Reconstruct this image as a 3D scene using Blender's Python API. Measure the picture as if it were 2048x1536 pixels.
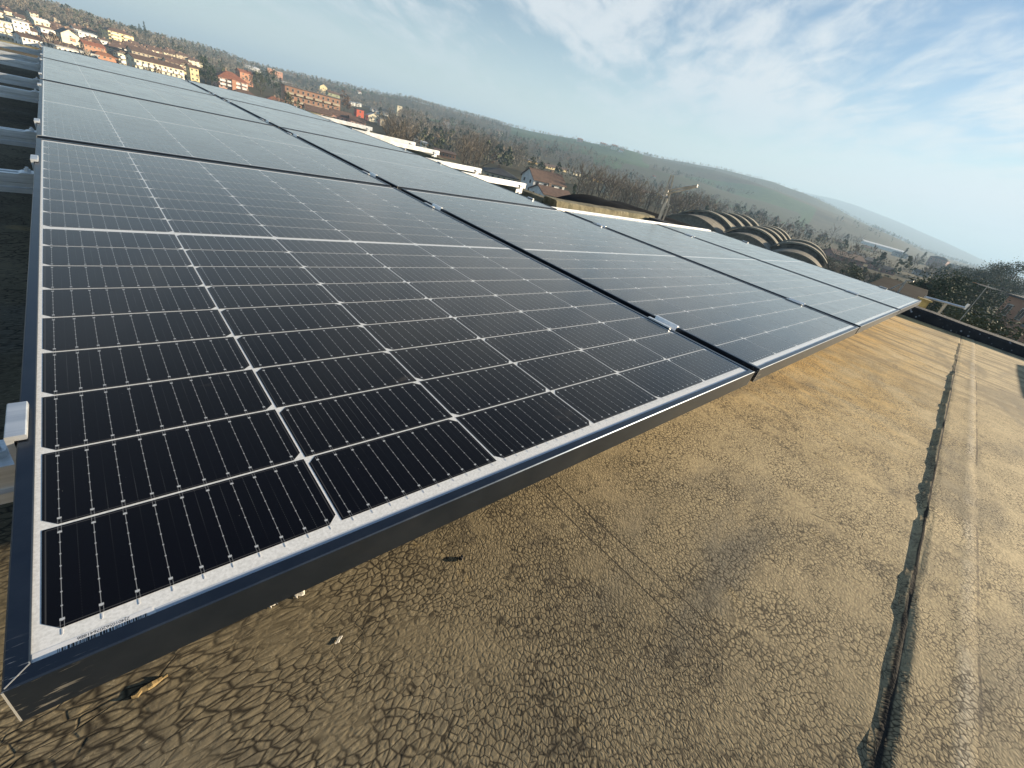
import bpy, bmesh, math, random
import numpy as np
from mathutils import Vector, Matrix
for o in list(bpy.data.objects): bpy.data.objects.remove(o)
S = bpy.context.scene
COL = S.collection
rnd = random.Random(11)
rad = math.radians

# ---------------------------------------------------------------- camera
CP = np.array([0.08290032, -0.22706918, 0.32128951])
CR = np.array([[0.73643359, -0.63513367, 0.23296092],
               [-0.17384264, -0.51046033, -0.84214546],
               [0.65379225, 0.57968567, -0.48633345]])      # world -> camera (x right, y down, z forward)
FPX = 853.56                                                # focal length for a 2048 px wide frame
cam = bpy.data.cameras.new("camera")
cam.sensor_width = 36.0
cam.lens = FPX / 2048 * 36.0
cam.clip_start = 0.01
cam.clip_end = 40000
camo = bpy.data.objects.new("camera", cam)
COL.objects.link(camo)
m = Matrix.Identity(4)
for i in range(3):
    m[i][0] = CR[0][i]; m[i][1] = -CR[1][i]; m[i][2] = -CR[2][i]; m[i][3] = CP[i]
camo.matrix_world = m
S.camera = camo

# ---------------------------------------------------------------- light
SUN_EL, SUN_AZ = 13.0, -30.0          # azimuth from +X, counter-clockwise
sun = bpy.data.lights.new("sun", 'SUN')
sun.energy = 5.0
sun.angle = rad(0.55)
sun.color = (1.0, 0.83, 0.60)
suno = bpy.data.objects.new("sun", sun)
COL.objects.link(suno)
sd = Vector((math.cos(rad(SUN_EL)) * math.cos(rad(SUN_AZ)), math.cos(rad(SUN_EL)) * math.sin(rad(SUN_AZ)), math.sin(rad(SUN_EL))))
suno.rotation_euler = (-sd).to_track_quat('-Z', 'Y').to_euler()

S.view_settings.view_transform = 'Standard'
S.view_settings.look = 'None'
S.view_settings.exposure = 1.4
S.view_settings.gamma = 1.0
S.view_settings.use_curve_mapping = False
S.cycles.use_denoising = True
S.cycles.max_bounces = 6
S.cycles.volume_bounces = 0
S.cycles.caustics_reflective = False
S.cycles.caustics_refractive = False


class NT:
    """small helper that wires shader nodes"""
    def __init__(self, tree):
        self.t = tree
        self.n = tree.nodes
        self.n.clear()

    def new(self, typ, **kw):
        nd = self.n.new(typ)
        for k, v in kw.items():
            if hasattr(nd, k): setattr(nd, k, v)
        return nd

    def link(self, a, b):
        self.t.links.new(a, b)

    def put(self, sock, v):
        if isinstance(v, bpy.types.NodeSocket): self.link(v, sock)
        elif v is not None: sock.default_value = v

    def math(self, op, a, b=None, c=None, clamp=False):
        nd = self.new('ShaderNodeMath', operation=op, use_clamp=clamp)
        for s, v in zip(nd.inputs, (a, b, c)): self.put(s, v)
        return nd.outputs[0]

    def vmath(self, op, a, b=None, scale=None):
        nd = self.new('ShaderNodeVectorMath', operation=op)
        self.put(nd.inputs[0], a)
        if b is not None: self.put(nd.inputs[1], b)
        if scale is not None: self.put(nd.inputs['Scale'], scale)
        return nd.outputs[0]

    def mixc(self, f, a, b, blend='MIX'):
        nd = self.new('ShaderNodeMix', data_type='RGBA', blend_type=blend)
        self.put(nd.inputs[0], f)
        self.put(nd.inputs[6], a if isinstance(a, bpy.types.NodeSocket) else (*a, 1))
        self.put(nd.inputs[7], b if isinstance(b, bpy.types.NodeSocket) else (*b, 1))
        return nd.outputs[2]

    def ramp(self, v, lo, hi, smooth=True, a=0.0, b=1.0):
        nd = self.new('ShaderNodeMapRange', interpolation_type='SMOOTHSTEP' if smooth else 'LINEAR', clamp=True)
        self.put(nd.inputs[0], v)
        self.put(nd.inputs[1], lo); self.put(nd.inputs[2], hi)
        self.put(nd.inputs[3], a); self.put(nd.inputs[4], b)
        return nd.outputs[0]

    def noise(self, vec, scale, detail=4, rough=0.55, dist=0.0):
        nd = self.new('ShaderNodeTexNoise')
        if vec is not None: self.link(vec, nd.inputs['Vector'])
        nd.inputs['Scale'].default_value = scale
        nd.inputs['Detail'].default_value = detail
        nd.inputs['Roughness'].default_value = rough
        nd.inputs['Distortion'].default_value = dist
        return nd.outputs['Fac']

    def voro(self, vec, scale, feature='DISTANCE_TO_EDGE', out='Distance', rand=1.0):
        nd = self.new('ShaderNodeTexVoronoi', feature=feature)
        self.link(vec, nd.inputs['Vector'])
        nd.inputs['Scale'].default_value = scale
        nd.inputs['Randomness'].default_value = rand
        return nd.outputs[out]

    def map(self, vec, loc=(0, 0, 0), rot=(0, 0, 0), scale=(1, 1, 1)):
        nd = self.new('ShaderNodeMapping')
        self.link(vec, nd.inputs[0])
        nd.inputs[1].default_value = loc; nd.inputs[2].default_value = rot; nd.inputs[3].default_value = scale
        return nd.outputs[0]

    def sep(self, v):
        nd = self.new('ShaderNodeSeparateXYZ'); self.link(v, nd.inputs[0]); return nd.outputs

    def comb(self, x, y, z=0.0):
        nd = self.new('ShaderNodeCombineXYZ')
        self.put(nd.inputs[0], x); self.put(nd.inputs[1], y); self.put(nd.inputs[2], z)
        return nd.outputs[0]


# ---------------------------------------------------------------- sky: nishita air with high thin cloud
world = bpy.data.worlds.new("World")
S.world = world
world.use_nodes = True
w = NT(world.node_tree)
sky = w.new('ShaderNodeTexSky', sky_type='NISHITA')
sky.sun_disc = False
sky.sun_elevation = rad(SUN_EL)
sky.sun_rotation = rad(90.0 - SUN_AZ)
sky.altitude = 150
sky.air_density = 1.0
sky.dust_density = 0.15
sky.ozone_density = 2.0
tc = w.new('ShaderNodeTexCoord')
dirv = w.vmath('NORMALIZE', tc.outputs['Generated'])
sx, sy, sz = w.sep(dirv)
zz = w.math('MAXIMUM', sz, 0.0)
den = w.math('ADD', zz, 0.11)
pv = w.comb(w.math('DIVIDE', sx, den), w.math('DIVIDE', sy, den), 0.0)
pr = w.map(pv, rot=(0, 0, rad(-38)), loc=(0.35, 1.7, 0.0))
ps = w.map(pr, scale=(0.55, 1.5, 1.0))
warp = w.noise(pr, 0.8, 3, 0.5)
wv = w.vmath('ADD', ps, w.vmath('SCALE', w.comb(warp, warp, 0.0), scale=0.9))
n1 = w.noise(wv, 0.85, 7, 0.58, 0.35)
n2 = w.noise(w.map(pr, scale=(1.1, 2.6, 1)), 2.1, 6, 0.6, 0.4)
n3 = w.noise(pr, 0.33, 2, 0.5)
cl = w.math('ADD', w.math('MULTIPLY', n1, 0.62), w.math('MULTIPLY', n2, 0.38))
cl = w.math('ADD', cl, w.math('MULTIPLY', w.math('SUBTRACT', n3, 0.5), 0.30))
bias = w.new('ShaderNodeVectorMath', operation='DOT_PRODUCT')
w.link(dirv, bias.inputs[0]); bias.inputs[1].default_value = (0.93, 0.37, 0.0)
cl = w.math('ADD', cl, w.math('MULTIPLY', w.math('SUBTRACT', bias.outputs['Value'], 0.78), 0.15))
cmask = w.ramp(cl, 0.41, 0.61)
low = w.ramp(sz, 0.02, 0.20)
cmask = w.math('MULTIPLY', cmask, w.math('ADD', w.math('MULTIPLY', low, 0.75), 0.10))
cmask = w.math('MULTIPLY', cmask, w.ramp(sz, 0.38, 0.62, a=1.0, b=0.03))
sdot = w.new('ShaderNodeVectorMath', operation='DOT_PRODUCT')
w.link(dirv, sdot.inputs[0]); sdot.inputs[1].default_value = sd
glow = w.ramp(sdot.outputs['Value'], 0.45, 1.0)
ccol = w.mixc(glow, (5.6, 5.9, 6.15), (6.3, 6.65, 6.65))
# pale milky air: a thin veil that thickens towards the horizon
veil = w.ramp(sz, -0.02, 0.26, a=0.60, b=0.0)
vcol = w.mixc(glow, (4.9, 5.7, 6.05), (4.9, 5.75, 5.95))
skyv = w.mixc(veil, w.vmath('MINIMUM', sky.outputs[0], (5.4, 6.0, 6.6)), vcol)
skyc = w.mixc(cmask, skyv, ccol)
bg = w.new('ShaderNodeBackground')
w.link(skyc, bg.inputs[0])
bg.inputs[1].default_value = 0.055
wo = w.new('ShaderNodeOutputWorld')
w.link(bg.outputs[0], wo.inputs[0])


# ---------------------------------------------------------------- helpers: pixels, tags, meshes
def ray(u, v):
    return CR.T @ np.array([(u - 1024) / FPX, (v - 768) / FPX, 1.0])

def project(P):
    c = CR @ (np.asarray(P, float) - CP)
    return np.array([1024 + FPX * c[0] / c[2], 768 + FPX * c[1] / c[2]])

def at_z(u, v, z):
    d = ray(u, v); return CP + d * (z - CP[2]) / d[2]

def at_r(u, v, r):
    d = ray(u, v); return CP + d * r / math.hypot(d[0], d[1])

def azimuth(u, v):
    d = ray(u, v); return math.degrees(math.atan2(d[1], d[0]))

def tag(o, label=None, cat=None, group=None, kind=None):
    if label: o['label'] = label
    if cat: o['category'] = cat
    if group: o['group'] = group
    if kind: o['kind'] = kind
    return o

def empty(name, loc=(0, 0, 0), rz=0.0, label=None, cat=None, group=None):
    o = bpy.data.objects.new(name, None)
    o.empty_display_size = 0.2
    COL.objects.link(o)
    o.location = loc; o.rotation_euler = (0, 0, rz)
    return tag(o, label, cat, group)


class MB:
    """collects faces, then links them as ONE mesh object"""
    def __init__(self):
        self.v = []; self.f = []; self.mi = []

    def face(self, pts, mi=0):
        b = len(self.v)
        self.v += [tuple(p) for p in pts]
        self.f.append(tuple(range(b, b + len(pts)))); self.mi.append(mi)

    def mesh(self, verts, faces, mi=0):
        b = len(self.v)
        self.v += [tuple(p) for p in verts]
        for f in faces:
            self.f.append(tuple(i + b for i in f)); self.mi.append(mi)

    def box(self, x0, x1, y0, y1, z0, z1, mi=0, M=None):
        vs = [(x, y, z) for z in (z0, z1) for y in (y0, y1) for x in (x0, x1)]
        if M is not None: vs = [tuple(M @ Vector(p)) for p in vs]
        self.mesh(vs, [(0, 2, 3, 1), (4, 5, 7, 6), (0, 1, 5, 4), (2, 6, 7, 3), (0, 4, 6, 2), (1, 3, 7, 5)], mi)

    def tube(self, pts, rads, n=6, mi=0, cap=True):
        pts = [Vector(p) for p in pts]
        if not hasattr(rads, '__len__'): rads = [rads] * len(pts)
        rings = []
        for i, p in enumerate(pts):
            d = (pts[min(i + 1, len(pts) - 1)] - pts[max(i - 1, 0)]).normalized()
            a = d.cross(Vector((0, 0, 1)) if abs(d.z) < 0.9 else Vector((1, 0, 0))).normalized()
            b = d.cross(a)
            rings.append([p + (a * math.cos(t) + b * math.sin(t)) * rads[i] for t in [2 * math.pi * k / n for k in range(n)]])
        vs = [q for r in rings for q in r]
        fs = [(i * n + k, i * n + (k + 1) % n, (i + 1) * n + (k + 1) % n, (i + 1) * n + k) for i in range(len(pts) - 1) for k in range(n)]
        if cap:
            fs.append(tuple(range(n - 1, -1, -1))); fs.append(tuple((len(pts) - 1) * n + k for k in range(n)))
        self.mesh(vs, fs, mi)

    def extrude(self, prof, axis, a0, a1, mi=0):
        """prof: closed 2-D polygon; extruded along 'x' (prof = y,z) or 'y' (prof = x,z)"""
        n = len(prof)
        mk = (lambda p, a: (a, p[0], p[1])) if axis == 'x' else (lambda p, a: (p[0], a, p[1]))
        vs = [mk(p, a0) for p in prof] + [mk(p, a1) for p in prof]
        fs = [(k, (k + 1) % n, n + (k + 1) % n, n + k) for k in range(n)]
        fs += [tuple(range(n - 1, -1, -1)), tuple(range(n, 2 * n))]
        self.mesh(vs, fs, mi)

    def data(self, name, mats, smooth=False):
        me = bpy.data.meshes.new(name)
        me.from_pydata(self.v, [], self.f)
        for mt in (mats if isinstance(mats, (list, tuple)) else [mats]): me.materials.append(mt)
        if any(self.mi): me.polygons.foreach_set('material_index', self.mi)
        if smooth: me.polygons.foreach_set('use_smooth', [True] * len(self.f))
        bm = bmesh.new(); bm.from_mesh(me)
        bmesh.ops.recalc_face_normals(bm, faces=bm.faces)
        bm.to_mesh(me); bm.free()
        me.update()
        return me

    def build(self, name, mats, parent=None, smooth=False, loc=None):
        o = bpy.data.objects.new(name, self.data(name, mats, smooth))
        COL.objects.link(o)
        if parent is not None: o.parent = parent
        if loc is not None: o.location = loc
        return o

def put(name, me, parent=None, loc=(0, 0, 0), rz=0.0, sc=None):
    o = bpy.data.objects.new(name, me)
    COL.objects.link(o)
    if parent is not None: o.parent = parent
    o.location = loc; o.rotation_euler = (0, 0, rz)
    if sc is not None: o.scale = sc if hasattr(sc, '__len__') else (sc, sc, sc)
    return o

def copy_tree(o, parent=None):
    c = o.copy()
    COL.objects.link(c)
    c.parent = parent
    for ch in list(o.children): copy_tree(ch, c)
    return c


# ---------------------------------------------------------------- materials
def material(name):
    mt = bpy.data.materials.new(name)
    mt.use_nodes = True
    t = NT(mt.node_tree)
    out = t.new('ShaderNodeOutputMaterial')
    b = t.new('ShaderNodeBsdfPrincipled')
    t.link(b.outputs[0], out.inputs[0])
    return mt, t, b

_cache = {}
def paint(name, col, rough=0.6, metal=0.0, var=0.18, scale=3.0, bump=0.0, spec=0.5):
    """weathered plain colour: blotchy variation and a little bump"""
    if name in _cache: return _cache[name]
    mt, t, b = material(name)
    co = t.new('ShaderNodeTexCoord').outputs['Object']
    n = t.noise(co, scale, 6, 0.62)
    dark = tuple(c * (1 - var * 1.6) for c in col); lite = tuple(min(1, c * (1 + var)) for c in col)
    t.link(t.mixc(t.ramp(n, 0.3, 0.72), dark, lite), b.inputs['Base Color'])
    b.inputs['Roughness'].default_value = rough
    b.inputs['Metallic'].default_value = metal
    b.inputs['Specular IOR Level'].default_value = spec
    if bump:
        bp = t.new('ShaderNodeBump'); bp.inputs['Strength'].default_value = 0.6; bp.inputs['Distance'].default_value = bump
        t.link(t.noise(co, scale * 6, 5, 0.6), bp.inputs['Height']); t.link(bp.outputs[0], b.inputs['Normal'])
    _cache[name] = mt
    return mt

def tiled(name, col, pitch=0.35, var=0.25):
    """roof tiles: rows of colour variation and a ribbed bump"""
    if name in _cache: return _cache[name]
    mt, t, b = material(name)
    co = t.new('ShaderNodeTexCoord').outputs['Object']
    n = t.noise(co, 0.9, 5, 0.65)
    n2 = t.noise(co, 5.0, 3, 0.7)
    f = t.math('ADD', t.math('MULTIPLY', n, 0.6), t.math('MULTIPLY', n2, 0.4))
    t.link(t.mixc(t.ramp(f, 0.32, 0.68), tuple(c * (1 - 1.6 * var) for c in col), tuple(c * (1 + var) for c in col)), b.inputs['Base Color'])
    wv = t.new('ShaderNodeTexWave'); t.link(co, wv.inputs[0]); wv.inputs['Scale'].default_value = 1 / pitch / 2; wv.inputs['Distortion'].default_value = 0.4
    bp = t.new('ShaderNodeBump'); bp.inputs['Strength'].default_value = 0.7; bp.inputs['Distance'].default_value = 0.05
    t.link(wv.outputs['Fac'], bp.inputs['Height']); t.link(bp.outputs[0], b.inputs['Normal'])
    b.inputs['Roughness'].default_value = 0.85
    _cache[name] = mt
    return mt

alu = None
def make_alu():
    mt, t, b = material('mill_aluminium')
    co = t.new('ShaderNodeTexCoord').outputs['Object']
    st = t.noise(t.map(co, scale=(0.7, 220, 220)), 1.0, 3, 0.5)
    bl = t.noise(co, 14, 4, 0.6)
    f = t.math('ADD', t.math('MULTIPLY', st, 0.5), t.math('MULTIPLY', bl, 0.5))
    t.link(t.mixc(t.ramp(f, 0.3, 0.7), (0.62, 0.64, 0.66), (0.84, 0.85, 0.86)), b.inputs['Base Color'])
    b.inputs['Metallic'].default_value = 0.75
    t.link(t.ramp(f, 0.3, 0.75, a=0.34, b=0.52), b.inputs['Roughness'])
    return mt
alu = make_alu()

def make_frame_mat():
    mt, t, b = material('black_anodised_frame')
    co = t.new('ShaderNodeTexCoord').outputs['Object']
    x, y, z = t.sep(co)
    n = t.noise(co, 22, 5, 0.65)
    n2 = t.noise(t.map(co, scale=(30, 240, 240)), 1.0, 4, 0.7)
    base = t.mixc(t.ramp(n, 0.3, 0.75), (0.040, 0.054, 0.076), (0.056, 0.070, 0.092))
    # scuffs worn through to bright metal on the corner
    dx = t.math('ABSOLUTE', x); dy = t.math('ABSOLUTE', y)
    near = t.ramp(t.math('ADD', dx, dy), 0.004, 0.045, a=1.0, b=0.0)
    scr = t.math('MULTIPLY', near, t.ramp(n2, 0.56, 0.64))
    dust = t.ramp(t.noise(co, 7, 6, 0.7), 0.5, 0.85)
    c = t.mixc(t.math('MULTIPLY', dust, 0.12), base, (0.30, 0.26, 0.2))
    t.link(t.mixc(scr, c, (0.7, 0.66, 0.58)), b.inputs['Base Color'])
    b.inputs['Metallic'].default_value = 0.85
    t.link(t.ramp(n, 0.3, 0.75, a=0.30, b=0.36), b.inputs['Roughness'])
    bp = t.new('ShaderNodeBump'); bp.inputs['Strength'].default_value = 0.08; bp.inputs['Distance'].default_value = 0.0004
    t.link(t.noise(co, 600, 3, 0.6), bp.inputs['Height']); t.link(bp.outputs[0], b.inputs['Normal'])
    return mt
frame_mat = make_frame_mat()

def glass_coat(t, b, co):
    """the tempered front glass: textured, slightly dusty"""
    b.inputs['Coat Weight'].default_value = 1.0
    b.inputs['Coat IOR'].default_value = 1.23
    b.inputs['Sheen Weight'].default_value = 0.07
    b.inputs['Sheen Roughness'].default_value = 0.35
    b.inputs['Sheen Tint'].default_value = (0.82, 0.92, 1.0, 1)
    n = t.noise(co, 5.0, 6, 0.7)
    t.link(t.ramp(n, 0.3, 0.75, a=0.10, b=0.19), b.inputs['Coat Roughness'])
    bp = t.new('ShaderNodeBump'); bp.inputs['Strength'].default_value = 0.04; bp.inputs['Distance'].default_value = 0.0006
    t.link(t.noise(co, 900, 2, 0.6), bp.inputs['Height'])
    t.link(bp.outputs[0], b.inputs['Coat Normal'])

def dusty(t, co, col, amount=1.0):
    """faint water marks, rubbed patches and specks lying on the glass"""
    n = t.noise(co, 3.2, 7, 0.72, 0.6)
    sm = t.noise(t.map(co, rot=(0, 0, 0.6), scale=(9, 34, 1)), 1.0, 5, 0.7)
    patch = t.math('MULTIPLY', t.ramp(n, 0.56, 0.75), t.ramp(sm, 0.45, 0.7))
    spk = t.voro(co, 260, 'F1')
    speck = t.math('MULTIPLY', t.ramp(spk, 0.03, 0.09, a=1.0, b=0.0), t.ramp(t.noise(co, 90, 2, 0.5), 0.62, 0.7))
    c = t.mixc(t.math('MULTIPLY', patch, 0.15 * amount), col, (0.62, 0.52, 0.40))
    return t.mixc(t.math('MULTIPLY', speck, 0.35 * amount), c, (0.7, 0.68, 0.62))

def make_backsheet():
    mt, t, b = material('white_backsheet')
    co = t.new('ShaderNodeTexCoord').outputs['Object']
    g = t.noise(co, 420, 3, 0.7)
    c = t.mixc(t.ramp(g, 0.3, 0.7), (0.66, 0.66, 0.64), (0.84, 0.84, 0.82))
    t.link(dusty(t, co, c, 0.5), b.inputs['Base Color'])
    b.inputs['Roughness'].default_value = 0.6
    glass_coat(t, b, co)
    return mt
backsheet_mat = make_backsheet()

def make_cells():
    """monocrystalline half cell: u runs along the long side (182 mm), v along the short side (91 mm)"""
    mt, t, b = material('monocrystalline_cell')
    tcn = t.new('ShaderNodeTexCoord')
    co = tcn.outputs['Object']
    u, v, _ = t.sep(tcn.outputs['UV'])
    # ten silver bus wires
    fu = t.math('FRACT', t.math('MULTIPLY', u, 10.0))
    du = t.math('ABSOLUTE', t.math('SUBTRACT', fu, 0.5))          # x 18.2 mm
    wire = t.ramp(du, 0.006, 0.013, a=0.62, b=0.0)
    # solder pads: small ones along the wire, double ones by both ends
    fv = t.math('FRACT', t.math('MULTIPLY', v, 8.0))
    dv = t.math('ABSOLUTE', t.math('SUBTRACT', fv, 0.5))          # x 11.4 mm
    pad = t.math('MULTIPLY', t.ramp(du, 0.024, 0.034, a=0.8, b=0.0), t.ramp(dv, 0.035, 0.06, a=1.0, b=0.0))
    ev = t.math('MINIMUM', v, t.math('SUBTRACT', 1.0, v))
    epad = t.math('MULTIPLY', t.ramp(du, 0.060, 0.075, a=1.0, b=0.0),
                  t.math('MULTIPLY', t.ramp(ev, 0.058, 0.064), t.ramp(ev, 0.078, 0.084, a=1.0, b=0.0)))
    fork = t.math('MULTIPLY', t.ramp(t.math('ABSOLUTE', t.math('SUBTRACT', du, 0.05)), 0.006, 0.012, a=1.0, b=0.0), t.ramp(ev, 0.058, 0.062, a=1.0, b=0.0))
    fork = t.math('MULTIPLY', fork, 0.35)
    inside = t.ramp(ev, 0.055, 0.06)
    sil = t.math('MAXIMUM', t.math('MAXIMUM', t.math('MULTIPLY', wire, inside), pad), t.math('MAXIMUM', epad, fork))
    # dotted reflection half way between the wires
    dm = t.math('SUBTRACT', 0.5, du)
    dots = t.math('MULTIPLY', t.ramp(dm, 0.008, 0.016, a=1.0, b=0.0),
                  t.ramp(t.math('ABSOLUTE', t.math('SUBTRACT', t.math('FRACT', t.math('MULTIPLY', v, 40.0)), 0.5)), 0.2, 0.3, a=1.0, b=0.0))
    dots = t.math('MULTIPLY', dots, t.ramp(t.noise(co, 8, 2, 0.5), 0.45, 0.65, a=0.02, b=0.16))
    # fine fingers
    fing = t.math('MULTIPLY', t.ramp(t.math('ABSOLUTE', t.math('SUBTRACT', t.math('FRACT', t.math('MULTIPLY', v, 64.0)), 0.5)), 0.05, 0.16, a=1.0, b=0.0), 0.005)
    grain = t.noise(co, 700, 2, 0.6)
    tone = t.noise(co, 2.2, 3, 0.5)
    base = t.mixc(t.ramp(tone, 0.35, 0.65), (0.0012, 0.0014, 0.0040), (0.0022, 0.0018, 0.0028))
    base = t.mixc(t.math('MULTIPLY', t.ramp(grain, 0.55, 0.8), 0.18), base, (0.010, 0.009, 0.016))
    base = t.mixc(fing, base, (0.35, 0.35, 0.38))
    base = dusty(t, co, base)
    edge = t.math('MINIMUM', t.math('MULTIPLY', t.math('MINIMUM', u, t.math('SUBTRACT', 1.0, u)), 2.0), ev)
    base = t.mixc(t.math('MULTIPLY', t.math('MULTIPLY', t.ramp(edge, 0.014, 0.018), t.ramp(edge, 0.022, 0.026, a=1.0, b=0.0)), 0.10), base, (0.5, 0.5, 0.5))
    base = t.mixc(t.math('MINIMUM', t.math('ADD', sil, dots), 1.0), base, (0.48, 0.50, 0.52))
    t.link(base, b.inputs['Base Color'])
    b.inputs['Roughness'].default_value = 0.42
    b.inputs['Specular IOR Level'].default_value = 0.03
    glass_coat(t, b, co)
    return mt
cell_mat = make_cells()

SEAM_A, SEAM_B = -0.427, 0.0205        # lap seam of the membrane: y = A + B x

def make_membrane():
    mt, t, b = material('cracked_bitumen')
    co = t.new('ShaderNodeTexCoord').outputs['Object']
    x, y, z = t.sep(co)
    big = t.noise(co, 1.6, 5, 0.6, 0.3)
    mid = t.noise(co, 7.0, 5, 0.65)
    fine = t.noise(co, 130, 4, 0.65)
    # crack network, drawn out along the sheet on the left
    wob = t.new('ShaderNodeTexNoise'); t.link(co, wob.inputs['Vector']); wob.inputs['Scale'].default_value = 16; wob.inputs['Detail'].default_value = 3
    wv = t.vmath('SCALE', t.vmath('SUBTRACT', wob.outputs['Color'], (0.5, 0.5, 0.5)), scale=0.009)
    k = t.ramp(t.math('ADD', x, t.math('MULTIPLY', y, -0.6)), 0.10, 0.80, a=0.36, b=0.92)
    stretched = t.comb(t.math('MULTIPLY', x, k), y, 0.0)
    p1 = t.vmath('ADD', stretched, wv)
    v1 = t.voro(p1, 142)
    v2 = t.voro(t.vmath('ADD', p1, (3.1, 1.7, 0)), 58)
    v3 = t.voro(t.vmath('ADD', p1, (7.3, 4.9, 0)), 170)
    wid = t.ramp(mid, 0.3, 0.75, a=0.085, b=0.21)
    c1 = t.ramp(v1, 0.0, wid, a=1.0, b=0.0)
    c2 = t.math('MULTIPLY', t.ramp(v2, 0.0, 0.035, a=1.0, b=0.0), t.ramp(t.noise(co, 4.3, 4, 0.65), 0.50, 0.72))
    c3 = t.math('MULTIPLY', t.ramp(v3, 0.0, 0.09, a=1.0, b=0.0), t.ramp(t.noise(co, 5.1, 3, 0.6), 0.50, 0.66, b=0.55))
    c1 = t.math('MULTIPLY', c1, t.ramp(t.noise(co, 11.0, 3, 0.6), 0.30, 0.55, a=0.15, b=1.0))
    far = t.ramp(x, 1.9, 3.2, a=1.0, b=0.22)
    crack = t.math('MULTIPLY', t.math('MAXIMUM', t.math('MAXIMUM', c1, c2), c3), far)
    # colours
    col = t.mixc(t.ramp(big, 0.34, 0.66), (0.135, 0.112, 0.070), (0.255, 0.210, 0.132))
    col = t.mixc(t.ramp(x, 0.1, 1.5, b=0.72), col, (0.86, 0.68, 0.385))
    grey = t.math('MULTIPLY', t.ramp(t.noise(t.map(co, rot=(0, 0, 0.5), scale=(1.6, 4.2, 1)), 1.0, 5, 0.6, 0.5), 0.50, 0.70), 0.75)
    col = t.mixc(grey, col, (0.155, 0.145, 0.118))
    # ochre silt that collects along the array, washed across the sheet in streaks
    streak = t.noise(t.map(co, scale=(16, 2.2, 1)), 1.0, 5, 0.65, 0.3)
    och = t.math('MULTIPLY', t.ramp(x, 1.0, 2.3), t.ramp(y, -0.62, -0.02))
    och = t.math('MULTIPLY', och, t.ramp(t.math('ADD', t.math('MULTIPLY', streak, 0.5), t.math('MULTIPLY', mid, 0.5)), 0.36, 0.62))
    col = t.mixc(t.math('MULTIPLY', och, 0.80), col, (0.80, 0.50, 0.135))
    stk = t.math('MULTIPLY', t.ramp(x, 2.0, 3.0, b=0.9), t.ramp(streak, 0.44, 0.62))
    col = t.mixc(stk, col, (0.30, 0.235, 0.14))
    fl = t.voro(t.map(co, scale=(9, 2.6, 1)), 5.0, 'F1')
    fleck = t.math('MULTIPLY', t.ramp(fl, 0.05, 0.13, a=0.85, b=0.0), t.math('MULTIPLY', t.ramp(x, 1.8, 3.0), t.ramp(mid, 0.45, 0.6)))
    col = t.mixc(fleck, col, (0.06, 0.048, 0.035))
    spot = t.math('MULTIPLY', t.ramp(t.noise(co, 9.5, 4, 0.6), 0.64, 0.74), 0.5)
    col = t.mixc(spot, col, (0.50, 0.37, 0.17))
    chalk = t.math('MULTIPLY', t.ramp(t.noise(t.map(co, scale=(4, 11, 1)), 1.0, 6, 0.75, 0.8), 0.60, 0.78), t.ramp(y, -0.35, -0.55, b=0.55))
    col = t.mixc(chalk, col, (0.66, 0.60, 0.48))
    col = t.mixc(t.ramp(fine, 0.35, 0.75, b=0.42), col, (0.075, 0.062, 0.042))
    col = t.mixc(t.ramp(t.noise(co, 260, 3, 0.7), 0.55, 0.78, b=0.55), col, (0.52, 0.44, 0.30))
    ring = t.math('MULTIPLY', t.ramp(t.math('ABSOLUTE', t.math('SUBTRACT', t.noise(co, 2.3, 6, 0.62, 0.4), 0.53)), 0.002, 0.010, a=0.5, b=0.0), t.ramp(mid, 0.4, 0.6))
    col = t.mixc(ring, col, (0.075, 0.065, 0.05))
    # two hair joints that run away from the frame
    hj = t.math('MINIMUM', t.math('ABSOLUTE', t.math('SUBTRACT', t.math('ADD', x, t.math('MULTIPLY', mid, 0.012)), 0.563)), t.math('ABSOLUTE', t.math('SUBTRACT', t.math('ADD', x, t.math('MULTIPLY', mid, 0.010)), 0.601)))
    hjm = t.math('MULTIPLY', t.ramp(hj, 0.0007, 0.0018, a=0.85, b=0.0), t.ramp(y, -0.30, -0.20))
    col = t.mixc(hjm, col, (0.035, 0.030, 0.024))
    # lap seam and ridge
    d = t.math('SUBTRACT', y, t.math('ADD', t.math('MULTIPLY', x, SEAM_B), SEAM_A))
    d = t.math('ADD', d, t.math('MULTIPLY', t.math('SUBTRACT', mid, 0.5), 0.007))
    gw = t.ramp(x, 0.4, 1.4, a=0.0062, b=0.0028)
    tar = t.ramp(t.math('ABSOLUTE', t.math('ADD', d, 0.006)), t.math('MULTIPLY', gw, 0.5), gw, a=1.0, b=0.0)
    rid = t.math('MULTIPLY', t.ramp(t.math('ABSOLUTE', t.math('ADD', d, 0.077)), 0.0, 0.016, a=0.55, b=0.0), t.ramp(mid, 0.35, 0.6))
    col = t.mixc(rid, col, (0.62, 0.55, 0.42))
    tar2 = t.math('MULTIPLY', t.ramp(t.math('ABSOLUTE', t.math('ADD', d, 0.092)), 0.001, 0.003, a=0.7, b=0.0), t.ramp(mid, 0.40, 0.55))
    # cross laps at the far end
    e1 = t.math('MULTIPLY', t.ramp(t.math('ABSOLUTE', t.math('SUBTRACT', t.math('ADD', x, t.math('MULTIPLY', mid, 0.02)), 3.205)), 0.006, 0.014, a=1.0, b=0.0), t.ramp(d, 0.005, -0.002))
    e2 = t.math('MULTIPLY', t.ramp(t.math('ABSOLUTE', t.math('SUBTRACT', t.math('ADD', x, t.math('MULTIPLY', mid, 0.02)), 4.385)), 0.006, 0.014, a=1.0, b=0.0), t.ramp(d, -0.10, -0.095))
    tars = t.math('MAXIMUM', t.math('MAXIMUM', tar, tar2), t.math('MAXIMUM', e1, e2))
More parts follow.
